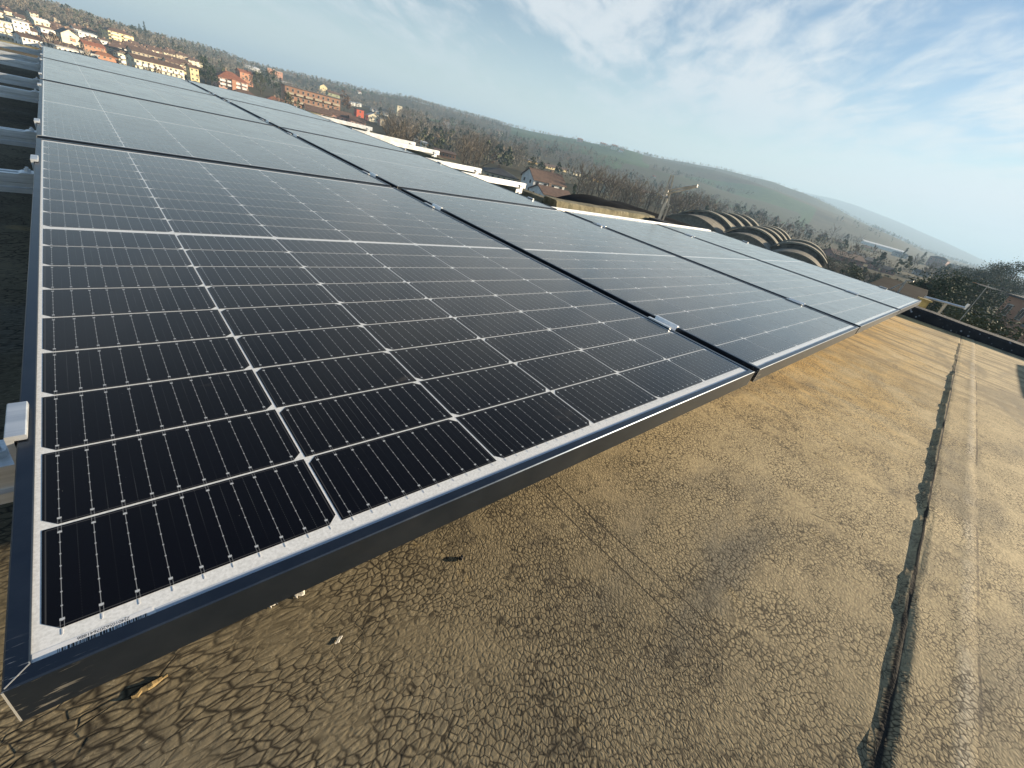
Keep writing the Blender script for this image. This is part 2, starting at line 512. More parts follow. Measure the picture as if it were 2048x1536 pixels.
    col = t.mixc(t.math('MULTIPLY', crack, t.ramp(x, 0.1, 1.2, a=0.92, b=0.84)), col, (0.022, 0.018, 0.013))
    col = t.mixc(t.math('MULTIPLY', tars, 0.93), col, (0.014, 0.013, 0.014))
    t.link(col, b.inputs['Base Color'])
    b.inputs['Roughness'].default_value = 0.88
    b.inputs['Specular IOR Level'].default_value = 0.25
    # relief: pillows between the cracks, grit, lumps
    pil = t.ramp(v1, 0.0, 0.28)
    h = t.math('MULTIPLY', pil, t.math('MULTIPLY', far, 0.00020))
    h = t.math('ADD', h, t.math('MULTIPLY', c2, -0.0009))
    h = t.math('ADD', h, t.math('MULTIPLY', t.math('MULTIPLY', t.ramp(v3, 0.0, 0.3), far), 0.0003))
    h = t.math('ADD', h, t.math('MULTIPLY', t.noise(co, 110, 4, 0.6), 0.00026))
    h = t.math('ADD', h, t.math('MULTIPLY', fine, 0.00045))
    h = t.math('ADD', h, t.math('MULTIPLY', t.math('MULTIPLY', streak, t.ramp(x, 2.2, 3.2)), 0.004))
    bp = t.new('ShaderNodeBump'); bp.inputs['Strength'].default_value = 0.75; bp.inputs['Distance'].default_value = 1.0
    t.link(h, bp.inputs['Height']); t.link(bp.outputs[0], b.inputs['Normal'])
    return mt
membrane_mat = make_membrane()

# ---------------------------------------------------------------- the building under the array
ROOF_Z = -0.165
GROUND0 = -13.0
XE, XI, YI, YB = 4.95, 3.33, 2.72, 8.6       # right edge, inset edge, inset line, back edge

bld = empty('flat_roof_building', (0, 0, 0), 0, 'flat roofed building carrying the solar array, roof of cracked brown bitumen', 'building')

def vnoise(x, y, s, seed=0):
    """cheap smooth value noise"""
    x = np.asarray(x, float) / s; y = np.asarray(y, float) / s
    xi = np.floor(x).astype(int); yi = np.floor(y).astype(int)
    fx = x - xi; fy = y - yi
    fx = fx * fx * (3 - 2 * fx); fy = fy * fy * (3 - 2 * fy)
    def h(a, b_):
        q = (a * 374761393 + b_ * 668265263 + seed * 1442695041) & 0x7fffffff
        q = (q ^ (q >> 13)) * 1274126177 & 0x7fffffff
        return ((q ^ (q >> 16)) & 0xffff) / 65535.0
    return (h(xi, yi) * (1 - fx) + h(xi + 1, yi) * fx) * (1 - fy) + (h(xi, yi + 1) * (1 - fx) + h(xi + 1, yi + 1) * fx) * fy

def make_roof():
    xs = np.concatenate([np.arange(-4, -0.4, 0.3), np.arange(-0.4, XI, 0.025), np.linspace(XI, XE, 60)])
    ys = np.concatenate([np.arange(-1.3, -0.62, 0.06), np.arange(-0.62, -0.30, 0.0045), np.arange(-0.30, 0.42, 0.03), np.arange(0.42, YI, 0.16), np.linspace(YI, YB, 24)])
    X, Y = np.meshgrid(xs, ys)
    Y = Y + SEAM_B * X * np.exp(-((Y + 0.45) / 0.25) ** 2)
    d = Y - (SEAM_A + SEAM_B * X)
    d = d + (vnoise(X, Y * 0, 0.16, 1) - 0.5) * 0.010 + (vnoise(X, Y * 0, 0.045, 2) - 0.5) * 0.005
    Z = (vnoise(X, Y, 0.5, 3) - 0.5) * 0.007 + (vnoise(X, Y, 0.14, 4) - 0.5) * 0.0010
    near = np.clip((1.6 - X) / 1.1, 0.22, 1.0)
    sm = lambda e0, e1, v: np.clip((v - e0) / (e1 - e0), 0, 1) ** 2 * (3 - 2 * np.clip((v - e0) / (e1 - e0), 0, 1))
    Z += 0.0018 * near * sm(-0.012, -0.017, d) * sm(-0.16, -0.02, d)                          # upper sheet
    Z += -0.0045 * near * sm(-0.014, -0.010, d) * sm(0.002, -0.003, d)                        # open joint
    Z += 0.0012 * near * np.exp(-((d - 0.012) / 0.012) ** 2)                                  # lifted edge
    Z += 0.0011 * np.exp(-((d + 0.077) / 0.013) ** 2) - 0.0006 * np.exp(-((d + 0.094) / 0.004) ** 2)
    for xc in (3.205, 4.385):
        Z += 0.004 * sm(xc + 0.004, xc, X) * (d < 0) * (d > -0.4)
    # keep the edges level so the membrane meets the kerbs
    Z = Z + ROOF_Z
    ny, nx = X.shape
    idx = np.arange(nx * ny).reshape(ny, nx)
    f = []
    for j in range(ny - 1):
        for i in range(nx - 1):
            if xs[i] >= XI - 1e-6 and ys[j] >= YI - 1e-6: continue
            f.append((idx[j, i], idx[j, i + 1], idx[j + 1, i + 1], idx[j + 1, i]))
    mb = MB()
    mb.v = list(map(tuple, np.stack([X, Y, Z], -1).reshape(-1, 3)))
    mb.f = [tuple(int(q) for q in a) for a in f]; mb.mi = [0] * len(f)
    return mb.build('roof_membrane', membrane_mat, bld, smooth=True)
make_roof()

def tar_mat():
    mt, t, b = material('bitumen_upstand')
    co = t.new('ShaderNodeTexCoord').outputs['Object']
    n = t.noise(co, 9, 6, 0.65)
    c = t.mixc(t.ramp(n, 0.3, 0.7), (0.020, 0.0195, 0.019), (0.046, 0.043, 0.040))
    sp = t.math('MULTIPLY', t.ramp(t.voro(co, 30, 'F1'), 0.14, 0.24, a=1.0, b=0.0), t.ramp(t.noise(co, 5, 3, 0.6), 0.52, 0.64))
    t.link(t.mixc(sp, c, (0.55, 0.56, 0.58)), b.inputs['Base Color'])
    b.inputs['Roughness'].default_value = 0.75
    bp = t.new('ShaderNodeBump'); bp.inputs['Strength'].default_value = 0.8; bp.inputs['Distance'].default_value = 0.012
    t.link(t.noise(co, 24, 5, 0.65), bp.inputs['Height']); t.link(bp.outputs[0], b.inputs['Normal'])
    return mt
tar_m = tar_mat()

def moss_mat():
    mt, t, b = material('mossy_concrete')
    co = t.new('ShaderNodeTexCoord').outputs['Object']
    n = t.noise(co, 5, 6, 0.7); n2 = t.noise(t.map(co, scale=(14, 14, 3)), 1.0, 5, 0.7)
    c = t.mixc(t.ramp(n, 0.32, 0.68), (0.10, 0.088, 0.05), (0.28, 0.25, 0.16))
    c = t.mixc(t.ramp(n2, 0.5, 0.7, b=0.7), c, (0.055, 0.06, 0.026))
    c = t.mixc(t.ramp(t.noise(co, 16, 4, 0.7), 0.62, 0.74, b=0.7), c, (0.46, 0.43, 0.32))
    t.link(c, b.inputs['Base Color']); b.inputs['Roughness'].default_value = 0.9
    bp = t.new('ShaderNodeBump'); bp.inputs['Strength'].default_value = 0.8; bp.inputs['Distance'].default_value = 0.012
    t.link(t.noise(co, 22, 6, 0.7), bp.inputs['Height']); t.link(bp.outputs[0], b.inputs['Normal'])
    return mt
moss_m = moss_mat()

def kerb(name, p0, p1, wdt, side, ztop, mt, zbot=-0.30, step=0.07, wave=0.007, seed=5):
    """a kerb that follows p0-p1; its inner face leans a little, its top is uneven"""
    p0 = np.array(p0, float); p1 = np.array(p1, float)
    L = np.linalg.norm(p1 - p0); dr = (p1 - p0) / L
    nr = np.array([-dr[1], dr[0]]) * side
    n = max(2, int(L / step))
    mb = MB(); rows = []
    for i in range(n + 1):
        s = L * i / n
        q = p0 + dr * s
        a = float(vnoise(s, 0, 0.45, seed) - 0.5) * 2; b_ = float(vnoise(s, 9, 0.12, seed + 1) - 0.5) * 2
        zt = ztop + wave * (a + 0.4 * b_)
        off = 0.012 * a
        prof = [(-0.02 + off, zbot), (0.0 + off, ROOF_Z + 0.012), (0.016 + off, zt - 0.014), (0.030 + off, zt), (wdt - 0.012, zt + 0.002), (wdt, zt - 0.01), (wdt, zbot)]
        rows.append([(q[0] + nr[0] * o, q[1] + nr[1] * o, z) for o, z in prof])
    k = len(rows[0])
    vs = [p for r in rows for p in r]
    fs = [(i * k + j, i * k + (j + 1) % k, (i + 1) * k + (j + 1) % k, (i + 1) * k + j) for i in range(n) for j in range(k)]
    fs += [tuple(range(k)), tuple(n * k + j for j in range(k - 1, -1, -1))]
    mb.mesh(vs, fs)
    return mb.build(name, mt, bld)
kerb('kerb', (XE, -1.30), (XE, YI - 0.02), 0.20, -1, -0.089, tar_m, seed=5, wave=.011, step=.035)
kb = kerb('kerb', (XI + 0.02, YI), (XE + 0.20, YI), 0.20, 1, -0.083, moss_m, seed=8)
tag(kb, 'mossy concrete kerb in full sun behind the long white rail')
kerb('kerb', (XI, YI + 0.20), (XI, YB), 0.18, -1, -0.110, moss_m, seed=12, wave=0.004)
kerb('kerb', (-4.0, YB), (XI, YB), 0.18, 1, -0.118, moss_m, seed=14)
# upstand on the near side, outside the picture: its shadow crosses the right end of the sheet
mb = MB(); mb.extrude([(-1.30, -0.30), (-1.08, -0.30), (-1.08, 0.045), (-1.10, 0.055), (-1.28, 0.055), (-1.30, 0.045)], 'x', 2.6, XE + 0.2)
mb.build('upstand', tar_m, bld)
wall_m = paint('factory_wall', (0.42, 0.39, 0.33), 0.9, var=0.2, scale=0.6, bump=0.01)
mb = MB(); mb.box(-4.0, XE + 0.17, -1.27, YI + 0.17, GROUND0 - 2, -0.29); mb.box(-4.0, XI + 0.15, YI + 0.172, YB + 0.16, GROUND0 - 2, -0.29)
mb.build('outer_wall', wall_m, bld)

# ---------------------------------------------------------------- solar panels
PW, PL, PH = 1.134, 1.7312, 0.035
CPX, CPY = 1.169, 1.7685
LIP = 0.0108

edge_m = paint('bright_edge', (0.62, 0.6, 0.55), 0.4, 0.6, 0.1)
def frame_mesh():
    prof = [(0, -PH), (0, -0.0010), (0.0010, 0.0), (LIP - 0.0006, 0.0), (LIP, -0.0006), (LIP, -0.0060), (0.0020, -0.0060), (0.0020, -PH + 0.002), (0.026, -PH + 0.002), (0.026, -PH)]
    corners = lambda o: [(o, o), (PW - o, o), (PW - o, PL - o), (o, PL - o)]
    mb = MB()
    vs = []
    for o, z in prof:
        for cx, cy in corners(o): vs.append((cx, cy, z))
    n = len(prof); fs = []
    for i in range(n):
        a, b_ = i * 4, ((i + 1) % n) * 4
        for k in range(4): fs.append((a + k, a + (k + 1) % 4, b_ + (k + 1) % 4, b_ + k))
    mb.mesh(vs, fs)
    # bright cut edges at the four mitres
    for cx, cy, sx_, sy_ in ((0, 0, 1, 1), (PW, 0, -1, 1), (PW, PL, -1, -1), (0, PL, 1, -1)):
        a = 0.00022
        p = lambda s, t_: (cx + sx_ * (s + t_), cy + sy_ * (s - t_), 0.00025)
        q = lambda s, t_: (cx + sx_ * (s + t_), cy + sy_ * (s - t_), -0.0002)
        t0 = [p(0.0012, -a), p(0.0012, a), p(LIP, a), p(LIP, -a)]; b0 = [q(0.0012, -a), q(0.0012, a), q(LIP, a), q(LIP, -a)]
        mb.mesh(t0 + b0, [(0, 1, 2, 3), (4, 7, 6, 5), (0, 4, 5, 1), (1, 5, 6, 2), (2, 6, 7, 3), (3, 7, 4, 0)], 1)
        # end grain of the extrusion showing down the corner
        e = 0.0007
        mb.box(min(cx - sx_ * 0.0002, cx + sx_ * e), max(cx - sx_ * 0.0002, cx + sx_ * e), min(cy - sy_ * 0.0002, cy + sy_ * e), max(cy - sy_ * 0.0002, cy + sy_ * e), -PH + 0.001, -0.0012, 1)
    return mb.data('frame', [frame_mat, edge_m])

def sheet_mesh():
    mb = MB(); i = LIP - 0.004
    mb.box(i, PW - i, i, PL - i, -0.0052, -0.0019)
    return mb.data('backsheet', backsheet_mat)

def cells_mesh():
    CW, CH, x0, y0, px_, py_, mid = 0.1818, 0.0903, 0.0149, 0.0281, 0.1842, 0.0924, 0.0120
    vs = []; fs = []; uvs = []
    for r in range(18):
        yy = y0 + r * py_ + (mid if r >= 9 else 0)
        for c in range(6):
            xx = x0 + c * px_
            ch = 0.0085
            if c % 2 == 0: poly = [(ch, 0), (CW - ch, 0), (CW, ch), (CW, CH), (0, CH), (0, ch)]
            else: poly = [(0, 0), (CW, 0), (CW, CH - ch), (CW - ch, CH), (ch, CH), (0, CH - ch)]
            b_ = len(vs)
            for a, d in poly:
                vs.append((xx + a, yy + d, -0.0017)); uvs.append((a / CW, d / CH))
            fs.append(tuple(range(b_, b_ + 6)))
    me = bpy.data.meshes.new('solar_cells')
    me.from_pydata(vs, [], fs)
    uvl = me.uv_layers.new(name='UVMap')
    for p in me.polygons:
        for li in p.loop_indices: uvl.data[li].uv = uvs[me.loops[li].vertex_index]
    me.materials.append(cell_mat)
    me.update()
    return me

ribbon_m = paint('collector_ribbon', (0.70, 0.70, 0.70), 0.45, 0.0, 0.05)
def tabs_mesh():
    """short ribbon tails that leave the first row of cells"""
    mb = MB()
    for c in range(6):
        for k in range(10):
            x = 0.0148 + c * 0.1842 + (k + 0.5) * 0.01822
            mb.box(x - 0.00035, x + 0.00035, 0.0232, 0.0274, -0.00185, -0.00165)
    return mb.data('ribbon_tails', ribbon_m)

shade_strip_m = paint('lip_shade_strip', (0.50, 0.55, 0.62), 0.35, 0.0, 0.08)  # grey-blue strip: the shade band along the front lip put into colour
def shade_strip_mesh():
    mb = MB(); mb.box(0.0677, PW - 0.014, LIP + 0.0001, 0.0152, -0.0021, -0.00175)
    return mb.data('lip_shade_strip', shade_strip_m)

fm, sm_, cm, tm, em = frame_mesh(), sheet_mesh(), cells_mesh(), tabs_mesh(), shade_strip_mesh()
ROWN = ['front', 'second', 'third', 'back']
COLN = ['first', 'second', 'third', 'fourth']
def panel_label(c, r):
    if r == 0:
        return ['large solar panel in front, its barcode sticker at the near frame corner',
                'front row solar panel beside the one with the barcode, across the first dark gap',
                'front row solar panel third from the barcode corner, long white rail behind it',
                'front row solar panel at the far tip of the array by the black kerb'][c]
    side = 'shaded open rail ends' if c == 0 else 'sunlit white rail ends'
    where = ['', 'directly behind the front row', 'third row back', 'back row against the town'][r]
    return 'solar panel %s, beside the %s' % (where, side)
proto = empty('solar_panel', (0, 0, 0), 0, panel_label(0, 0), 'solar panel', 'solar panels of the rooftop array')
put('frame', fm, proto); put('backsheet', sm_, proto); put('solar_cells', cm, proto)
put('ribbon_tails', tm, proto); put('lip_shade_strip', em, proto)
for c in range(4):
    for r in range(4):
        if (c, r) == (0, 0) or (c > 1 and r > 0): continue
        o = copy_tree(proto)
        o.location = (c * CPX, r * CPY, 0)
        o['label'] = panel_label(c, r)

# serial sticker with barcode, only on the near panel
white_m = paint('sticker_white', (0.74, 0.75, 0.76), 0.45, 0, 0.04)
black_m = paint('sticker_ink', (0.012, 0.012, 0.014), 0.5, 0, 0.04)
mb = MB(); mb.box(0.0112, 0.0664, LIP + 0.0002, 0.0174, -0.00188, -0.00172)
sticker = mb.build('serial_sticker', white_m, proto)
mb = MB(); x = 0.0216; r2 = random.Random(4)
while x < 0.0632:
    wdt = r2.choice([0.00022, 0.00022, 0.00045, 0.0007, 0.0010])
    mb.box(x, x + wdt, LIP + 0.0003, 0.0141, -0.00173, -0.00167)
    x += wdt + r2.choice([0.0003, 0.0003, 0.0005, 0.0008])
mb.build('barcode_bars', black_m, sticker)
fc = bpy.data.curves.new('serial_number', 'FONT')
fc.body = 'ZJ401056207641886'
fc.size = 0.0031; fc.align_x = 'CENTER'; fc.space_character = 0.95
tmp = bpy.data.objects.new('lettering', fc)
COL.objects.link(tmp)
bpy.context.view_layer.update()
tme = bpy.data.meshes.new_from_object(tmp.evaluated_get(bpy.context.evaluated_depsgraph_get()))
bpy.data.objects.remove(tmp)
tme.materials.clear(); tme.materials.append(black_m)
ft = put('serial_number', tme)
ft.parent = sticker
ft.location = (0.0424, 0.0168, -0.00168); ft.rotation_euler = (0, 0, math.pi)

# ---------------------------------------------------------------- mounting rails
rail_m = alu
def rail_data(x0, x1):
    h, wd = 0.045, 0.040
    zt = -PH - 0.0006
    zb = zt - h
    # profile in (y, z): slotted top, one groove down each side
    p = [(-wd / 2, zb), (wd / 2, zb), (wd / 2, zb + 0.012), (wd / 2 - 0.004, zb + 0.014), (wd / 2 - 0.004, zb + 0.023), (wd / 2, zb + 0.025), (wd / 2, zt),
         (0.006, zt), (0.006, zt - 0.010), (-0.006, zt - 0.010), (-0.006, zt),
         (-wd / 2, zt), (-wd / 2, zb + 0.025), (-wd / 2 + 0.004, zb + 0.023), (-wd / 2 + 0.004, zb + 0.014), (-wd / 2, zb + 0.012)]
    mb = MB(); mb.extrude(p, 'x', x0, x1)
    return mb.data('rail_profile', rail_m)
RAILS = [(0.272, -1.15, 4.60), (1.43, -1.25, 4.62), (2.04, -1.2, 5.18), (3.20, -1.3, 3.33), (3.81, -1.15, 3.225), (4.97, -1.3, 3.43), (5.57, -1.2, 3.43), (6.74, -1.3, 3.37)]
foot = MB()
foot.box(-0.02, 0.02, -0.045, 0.045, ROOF_Z - 0.004, ROOF_Z + 0.006)
foot.box(-0.02, 0.02, 0.0215, 0.0265, ROOF_Z + 0.006, -PH - 0.020)
foot.box(-0.02, 0.02, -0.0265, -0.0215, ROOF_Z + 0.006, -PH - 0.020)
foot.box(-0.02, 0.02, -0.0213, 0.0213, -0.094, -0.0812)
foot.tube([(0, -0.031, -PH - 0.033), (0, 0.031, -PH - 0.033)], 0.005, 6)
foot_d = foot.data('rail_foot', rail_m)
RL = ['aluminium rail nearest the barcode corner, under the front row',
      'aluminium rail under the back half of the front row',
      'long aluminium rail bar shining white behind the two panels at the far tip',
      'aluminium rail under the back half of the second row, lit end by the white house',
      'aluminium rail under the front half of the third row, lit end before the brown wood',
      'aluminium rail under the back half of the third row, white lit end',
      'aluminium rail under the front half of the back row, white lit end',
      'aluminium rail farthest back, white lit end below the brick terrace']
rails = []
for i, (y, x0, x1) in enumerate(RAILS):
    t_ = empty('mounting_rail', (0, y, 0), 0, RL[i], 'mounting rail', 'aluminium rails that carry the panels')
    put('rail_profile', rail_data(x0, x1), t_)
    for xx in [-0.95, 0.30, 1.35, 2.40, x1 - 0.06] + ([3.7] if x1 > 4 else []):
        if xx > XE - 0.05: continue
        put('rail_foot', foot_d, t_, (xx, 0, 0))

# ---------------------------------------------------------------- clamps
def end_clamp_parts():
    b = MB()
    # hook that grips the frame edge: profile (x, z) with x=0 the outer frame face, +x over the frame
    b.extrude([(-0.0062, -0.0340), (-0.0016, -0.0340), (-0.0016, 0.0012), (0.0062, 0.0012), (0.0070, 0.0020), (0.0070, 0.0056), (0.0062, 0.0064), (-0.0054, 0.0064), (-0.0062, 0.0056)], 'y', -0.027, 0.027)
    base = MB()
    base.extrude([(-0.034, -0.0342), (-0.0064, -0.0342), (-0.0064, -0.0300), (-0.028, -0.0300), (-0.034, -0.0325)], 'y', -0.018, 0.018)
    bolt = MB()
    bolt.tube([(-0.018, 0, -0.0300), (-0.018, 0, -0.0235)], 0.0065, 6)
    bolt.tube([(-0.018, 0, -0.0235), (-0.018, 0, -0.0190)], 0.0032, 8)
    return b.data('clamp_hook', alu), base.data('clamp_base', alu), bolt.data('bolt', alu)
ec = end_clamp_parts()
def mid_clamp_parts():
    g = CPX - PW
    b = MB()
    t_ = 0.003
    b.extrude([(-0.008, 0.0006), (-0.001, 0.0006), (0.003, -0.014), (g - 0.003, -0.014), (g + 0.001, 0.0006), (g + 0.008, 0.0006),
               (g + 0.008, 0.0006 + t_), (g - 0.001, 0.0006 + t_), (g - 0.0055, -0.014 + t_), (0.0055, -0.014 + t_), (0.001, 0.0006 + t_), (-0.008, 0.0006 + t_)], 'y', -0.034, 0.034)
    bolt = MB(); bolt.tube([(g / 2, 0, -0.011), (g / 2, 0, -0.004)], 0.0065, 6)
    return b.data('clamp_channel', alu), bolt.data('bolt', alu)
mc = mid_clamp_parts()
ORD = ['first', 'second', 'third', 'fourth', 'fifth', 'sixth', 'seventh', 'eighth']
ends_p = mids_p = None
def end_clamp(x, y, rz, label):
    global ends_p
    if ends_p is None:
        ends_p = empty('end_clamp', (0, 0, 0), 0, label, 'clamp', 'end clamps along the array edges')
        put('clamp_hook', ec[0], ends_p); put('clamp_base', ec[1], ends_p); put('bolt', ec[2], ends_p)
        o = ends_p
    else: o = copy_tree(ends_p)
    o.location = (x, y, 0); o.rotation_euler = (0, 0, rz); o['label'] = label
def mid_clamp(x, y, label):
    global mids_p
    if mids_p is None:
        mids_p = empty('mid_clamp', (0, 0, 0), 0, label, 'clamp', 'clamps in the gaps between panels')
        put('clamp_channel', mc[0], mids_p); put('bolt', mc[1], mids_p)
        o = mids_p
    else: o = copy_tree(mids_p)
    o.location = (x, y, 0); o['label'] = label
GAPN = ['the gap beside the barcode panel', 'the middle one of the three front gaps', 'the front gap nearest the far tip']
for i, (y, x0, x1) in enumerate(RAILS):
    end_clamp(0, y - 0.012, 0, ('big silver end clamp on the frame edge near the barcode' if i == 0 else '%s silver end clamp from the barcode corner, on the shaded frame edge' % ORD[i]))
    mid_clamp(PW, y - 0.012, '%s silver clamp from the front in %s' % (ORD[i], GAPN[0]))
    if i < 2:
        for k in (1, 2): mid_clamp(PW + k * CPX, y - 0.012, '%s silver clamp from the front in %s' % (ORD[i], GAPN[k]))
        end_clamp(3 * CPX + PW, y - 0.012, math.pi, 'silver end clamp on the far tip panel, %s from the front' % ORD[i])
    else:
        end_clamp(CPX + PW, y - 0.012, math.pi, '%s silver end clamp on the sunlit outer edge of the second column' % ORD[i - 2])

# ---------------------------------------------------------------- terrain
# ground height as a function of azimuth and range, from the skyline of the photograph
AZT = [-180, -60, -20, -8, 0, 4, 10, 15, 20, 26, 29, 33, 39, 45, 50, 56, 60, 64, 70, 76, 82, 88, 94, 110, 180]
ELT = [-0.2, -0.2, -0.2, -0.15, -0.1, 0.0, 0.85, 1.85, 2.42, 2.40, 2.20, 1.85, 1.50, 1.15, 1.00, 0.95, 0.85, 0.35, 0.00, -0.15, -0.05, -0.05, -0.05, 0.0, 0.1]
R0T = [900, 900, 900, 900, 900, 900, 800, 760, 700, 600, 560, 520, 470, 440, 420, 400, 380, 330, 300, 280, 270, 260, 260, 400, 900]
R1T = [3200, 3200, 3000, 2600, 2400, 2300, 2200, 2200, 2200, 2050, 1950, 1850, 1750, 1650, 1600, 1550, 1500, 1450, 1350, 1250, 1150, 1100, 1100, 2000, 5000]
ZFT = [-13, -13, -13, -13, -13, -13, -13, -13, -13, -13.5, -14, -14, -14, -14, -14, -15, -16, -17, -18, -19, -20, -21, -22, -18, -13]
def smooth(e0, e1, v):
    t_ = np.clip((v - e0) / (e1 - e0), 0, 1); return t_ * t_ * (3 - 2 * t_)
def ground_z(az, r):
    az = np.asarray(az, float); r = np.asarray(r, float)
    el = np.interp(az, AZT, ELT); r0 = np.interp(az, AZT, R0T); r1 = np.interp(az, AZT, R1T); zf = np.interp(az, AZT, ZFT)
    x = r * np.cos(np.radians(az)); y = r * np.sin(np.radians(az))
    zr = CP[2] + r1 * np.tan(np.radians(el))
    t_ = np.clip((r - r0) / (r1 - r0), 0, 1)
    up = 0.45 * t_ + 0.55 * t_ * t_ * (3 - 2 * t_)
    z = GROUND0 + (zf - GROUND0) * smooth(25, 160, r)
    z = z + (zr - z) * up
    z = z - np.maximum(r - r1, 0) * 0.035
    # a second, farther ridge closes the valley on the right
    elf = np.interp(az, [-30, -6, -2, 0.5, 2, 4, 6, 8, 10, 12, 14, 17, 20, 26, 40], [0.05, 0.1, 0.15, 0.50, 0.80, 1.18, 1.50, 1.85, 2.10, 2.32, 2.42, 2.3, 1.9, 1.0, 0.3])
    zf2 = CP[2] + 5200 * np.tan(np.radians(elf))
    t2 = np.clip((r - 3300) / 1900, 0, 1)
    z2 = -40 + (zf2 + 40) * (0.4 * t2 + 0.6 * t2 * t2 * (3 - 2 * t2)) - np.maximum(r - 5200, 0) * 0.05
    z = np.where(r > 2600, np.maximum(z, z2), z)
    n = (vnoise(x, y, 260, 21) - 0.5) * 22 + (vnoise(x, y, 90, 22) - 0.5) * 7
    return z + n * smooth(0.05, 0.4, t_) * smooth(1.02, 0.75, t_) + (vnoise(x, y, 40, 23) - 0.5) * 1.2 * smooth(60, 200, r)

def gz(x, y):
    dx, dy = x - CP[0], y - CP[1]
    return float(ground_z(math.degrees(math.atan2(dy, dx)), math.hypot(dx, dy)))

def hit(u, v, rmin=45.0, rmax=4200.0):
    """where the sight line through a pixel of the photograph meets the terrain"""
    d = ray(u, v); hd = math.hypot(d[0], d[1]); az = math.degrees(math.atan2(d[1], d[0])); sl = d[2] / hd
    r = np.exp(np.linspace(math.log(rmin), math.log(rmax), 900))
    below = ground_z(np.full_like(r, az), r) >= CP[2] + r * sl
    if not below.any(): return None
    return float(r[int(np.argmax(below))])

def make_ground():
    azs = np.concatenate([np.arange(-180, -15, 5.0), np.arange(-15, 102, 0.5), np.arange(102, 180.1, 5.0)])
    rs = np.concatenate([[0.0, 15.0], np.exp(np.linspace(math.log(30), math.log(9000), 130))])
    A, R = np.meshgrid(azs, rs)
    Z = ground_z(A, R)
    X = CP[0] + R * np.cos(np.radians(A)); Y = CP[1] + R * np.sin(np.radians(A))
    na = len(azs)
    idx = np.arange(A.size).reshape(A.shape)
    f = np.stack([idx[:-1, :-1], idx[1:, :-1], idx[1:, 1:], idx[:-1, 1:]], -1).reshape(-1, 4)
    me = bpy.data.meshes.new('ground')
    me.from_pydata(np.stack([X, Y, Z], -1).reshape(-1, 3).tolist(), [], f.tolist())
    # land cover: 0 wood floor / gardens, 1 green meadow, 2 dry vineyard
    g = np.zeros(A.shape); vy = np.zeros(A.shape)
    def patch(arr, a0, a1, q0, q1, val=1.0):
        r1 = np.interp(A, AZT, R1T); t_ = R / r1
        m_ = smooth(a0 - 0.4, a0 + 0.4, A) * smooth(a1 + 0.4, a1 - 0.4, A) * smooth(q0 - 0.03, q0 + 0.03, t_) * smooth(q1 + 0.03, q1 - 0.03, t_)
        np.maximum(arr, m_ * val, out=arr)
    patch(g, 39.0, 49.5, 0.50, 0.95); patch(g, 33.0, 39.4, 0.42, 0.74)
    patch(g, 15.0, 29.0, 0.34, 0.62); patch(g, 20.0, 27.0, 0.74, 0.86); patch(g, 52, 60, 0.48, 0.60, 0.8); patch(g, 62, 69, 0.75, 0.9, 0.7); patch(g, 76, 80.5, 0.60, 0.70, 0.6)
    patch(vy, 10.0, 33.0, 0.66, 1.05); patch(vy, 16.0, 36.0, 0.36, 0.50); patch(vy, 28, 34, 0.62, 0.85)
    col = np.zeros((A.size, 4)); col[:, 0] = g.ravel(); col[:, 1] = vy.ravel(); col[:, 3] = 1
    at = me.color_attributes.new('cover', 'FLOAT_COLOR', 'POINT')
    at.data.foreach_set('color', col.ravel())
    mt, t, b = material('valley_ground')
    co = t.new('ShaderNodeTexCoord').outputs['Object']
    va = t.new('ShaderNodeVertexColor'); va.layer_name = 'cover'
    sp = t.new('ShaderNodeSeparateColor'); t.link(va.outputs['Color'], sp.inputs[0])
    n = t.noise(co, 0.012, 6, 0.65); n2 = t.noise(co, 0.09, 5, 0.7); n3 = t.noise(co, 0.5, 4, 0.7)
    c = t.mixc(t.ramp(n, 0.35, 0.65), (0.085, 0.070, 0.045), (0.12, 0.105, 0.060))
    c = t.mixc(t.ramp(n2, 0.4, 0.68, b=0.7), c, (0.060, 0.060, 0.030))
    c = t.mixc(t.ramp(n3, 0.5, 0.8, b=0.4), c, (0.18, 0.15, 0.10))
    gr = t.mixc(t.ramp(n2, 0.3, 0.7), (0.050, 0.092, 0.034), (0.085, 0.135, 0.050))
    c = t.mixc(t.ramp(t.math('ADD', sp.outputs[0], t.math('MULTIPLY', t.math('SUBTRACT', n2, 0.5), 0.5)), 0.40, 0.55), c, gr)
    wv = t.new('ShaderNodeTexWave'); t.link(t.map(co, rot=(0, 0, 0.5)), wv.inputs[0]); wv.inputs['Scale'].default_value = 0.055; wv.inputs['Distortion'].default_value = 2.0; wv.inputs['Detail'].default_value = 2
    vin = t.mixc(wv.outputs['Fac'], (0.072, 0.074, 0.048), (0.115, 0.112, 0.070))
    vin = t.mixc(t.ramp(n, 0.5, 0.64, b=0.7), vin, (0.075, 0.092, 0.040))
    c = t.mixc(t.ramp(t.math('ADD', sp.outputs[1], t.math('MULTIPLY', t.math('SUBTRACT', n2, 0.5), 0.5)), 0.40, 0.55), c, vin)
    t.link(c, b.inputs['Base Color']); b.inputs['Roughness'].default_value = 0.95; b.inputs['Specular IOR Level'].default_value = 0.1
    me.materials.append(mt)
    me.polygons.foreach_set('use_smooth', [True] * len(me.polygons))
    o = bpy.data.objects.new('ground', me); COL.objects.link(o)
    tag(o, kind='structure')
make_ground()

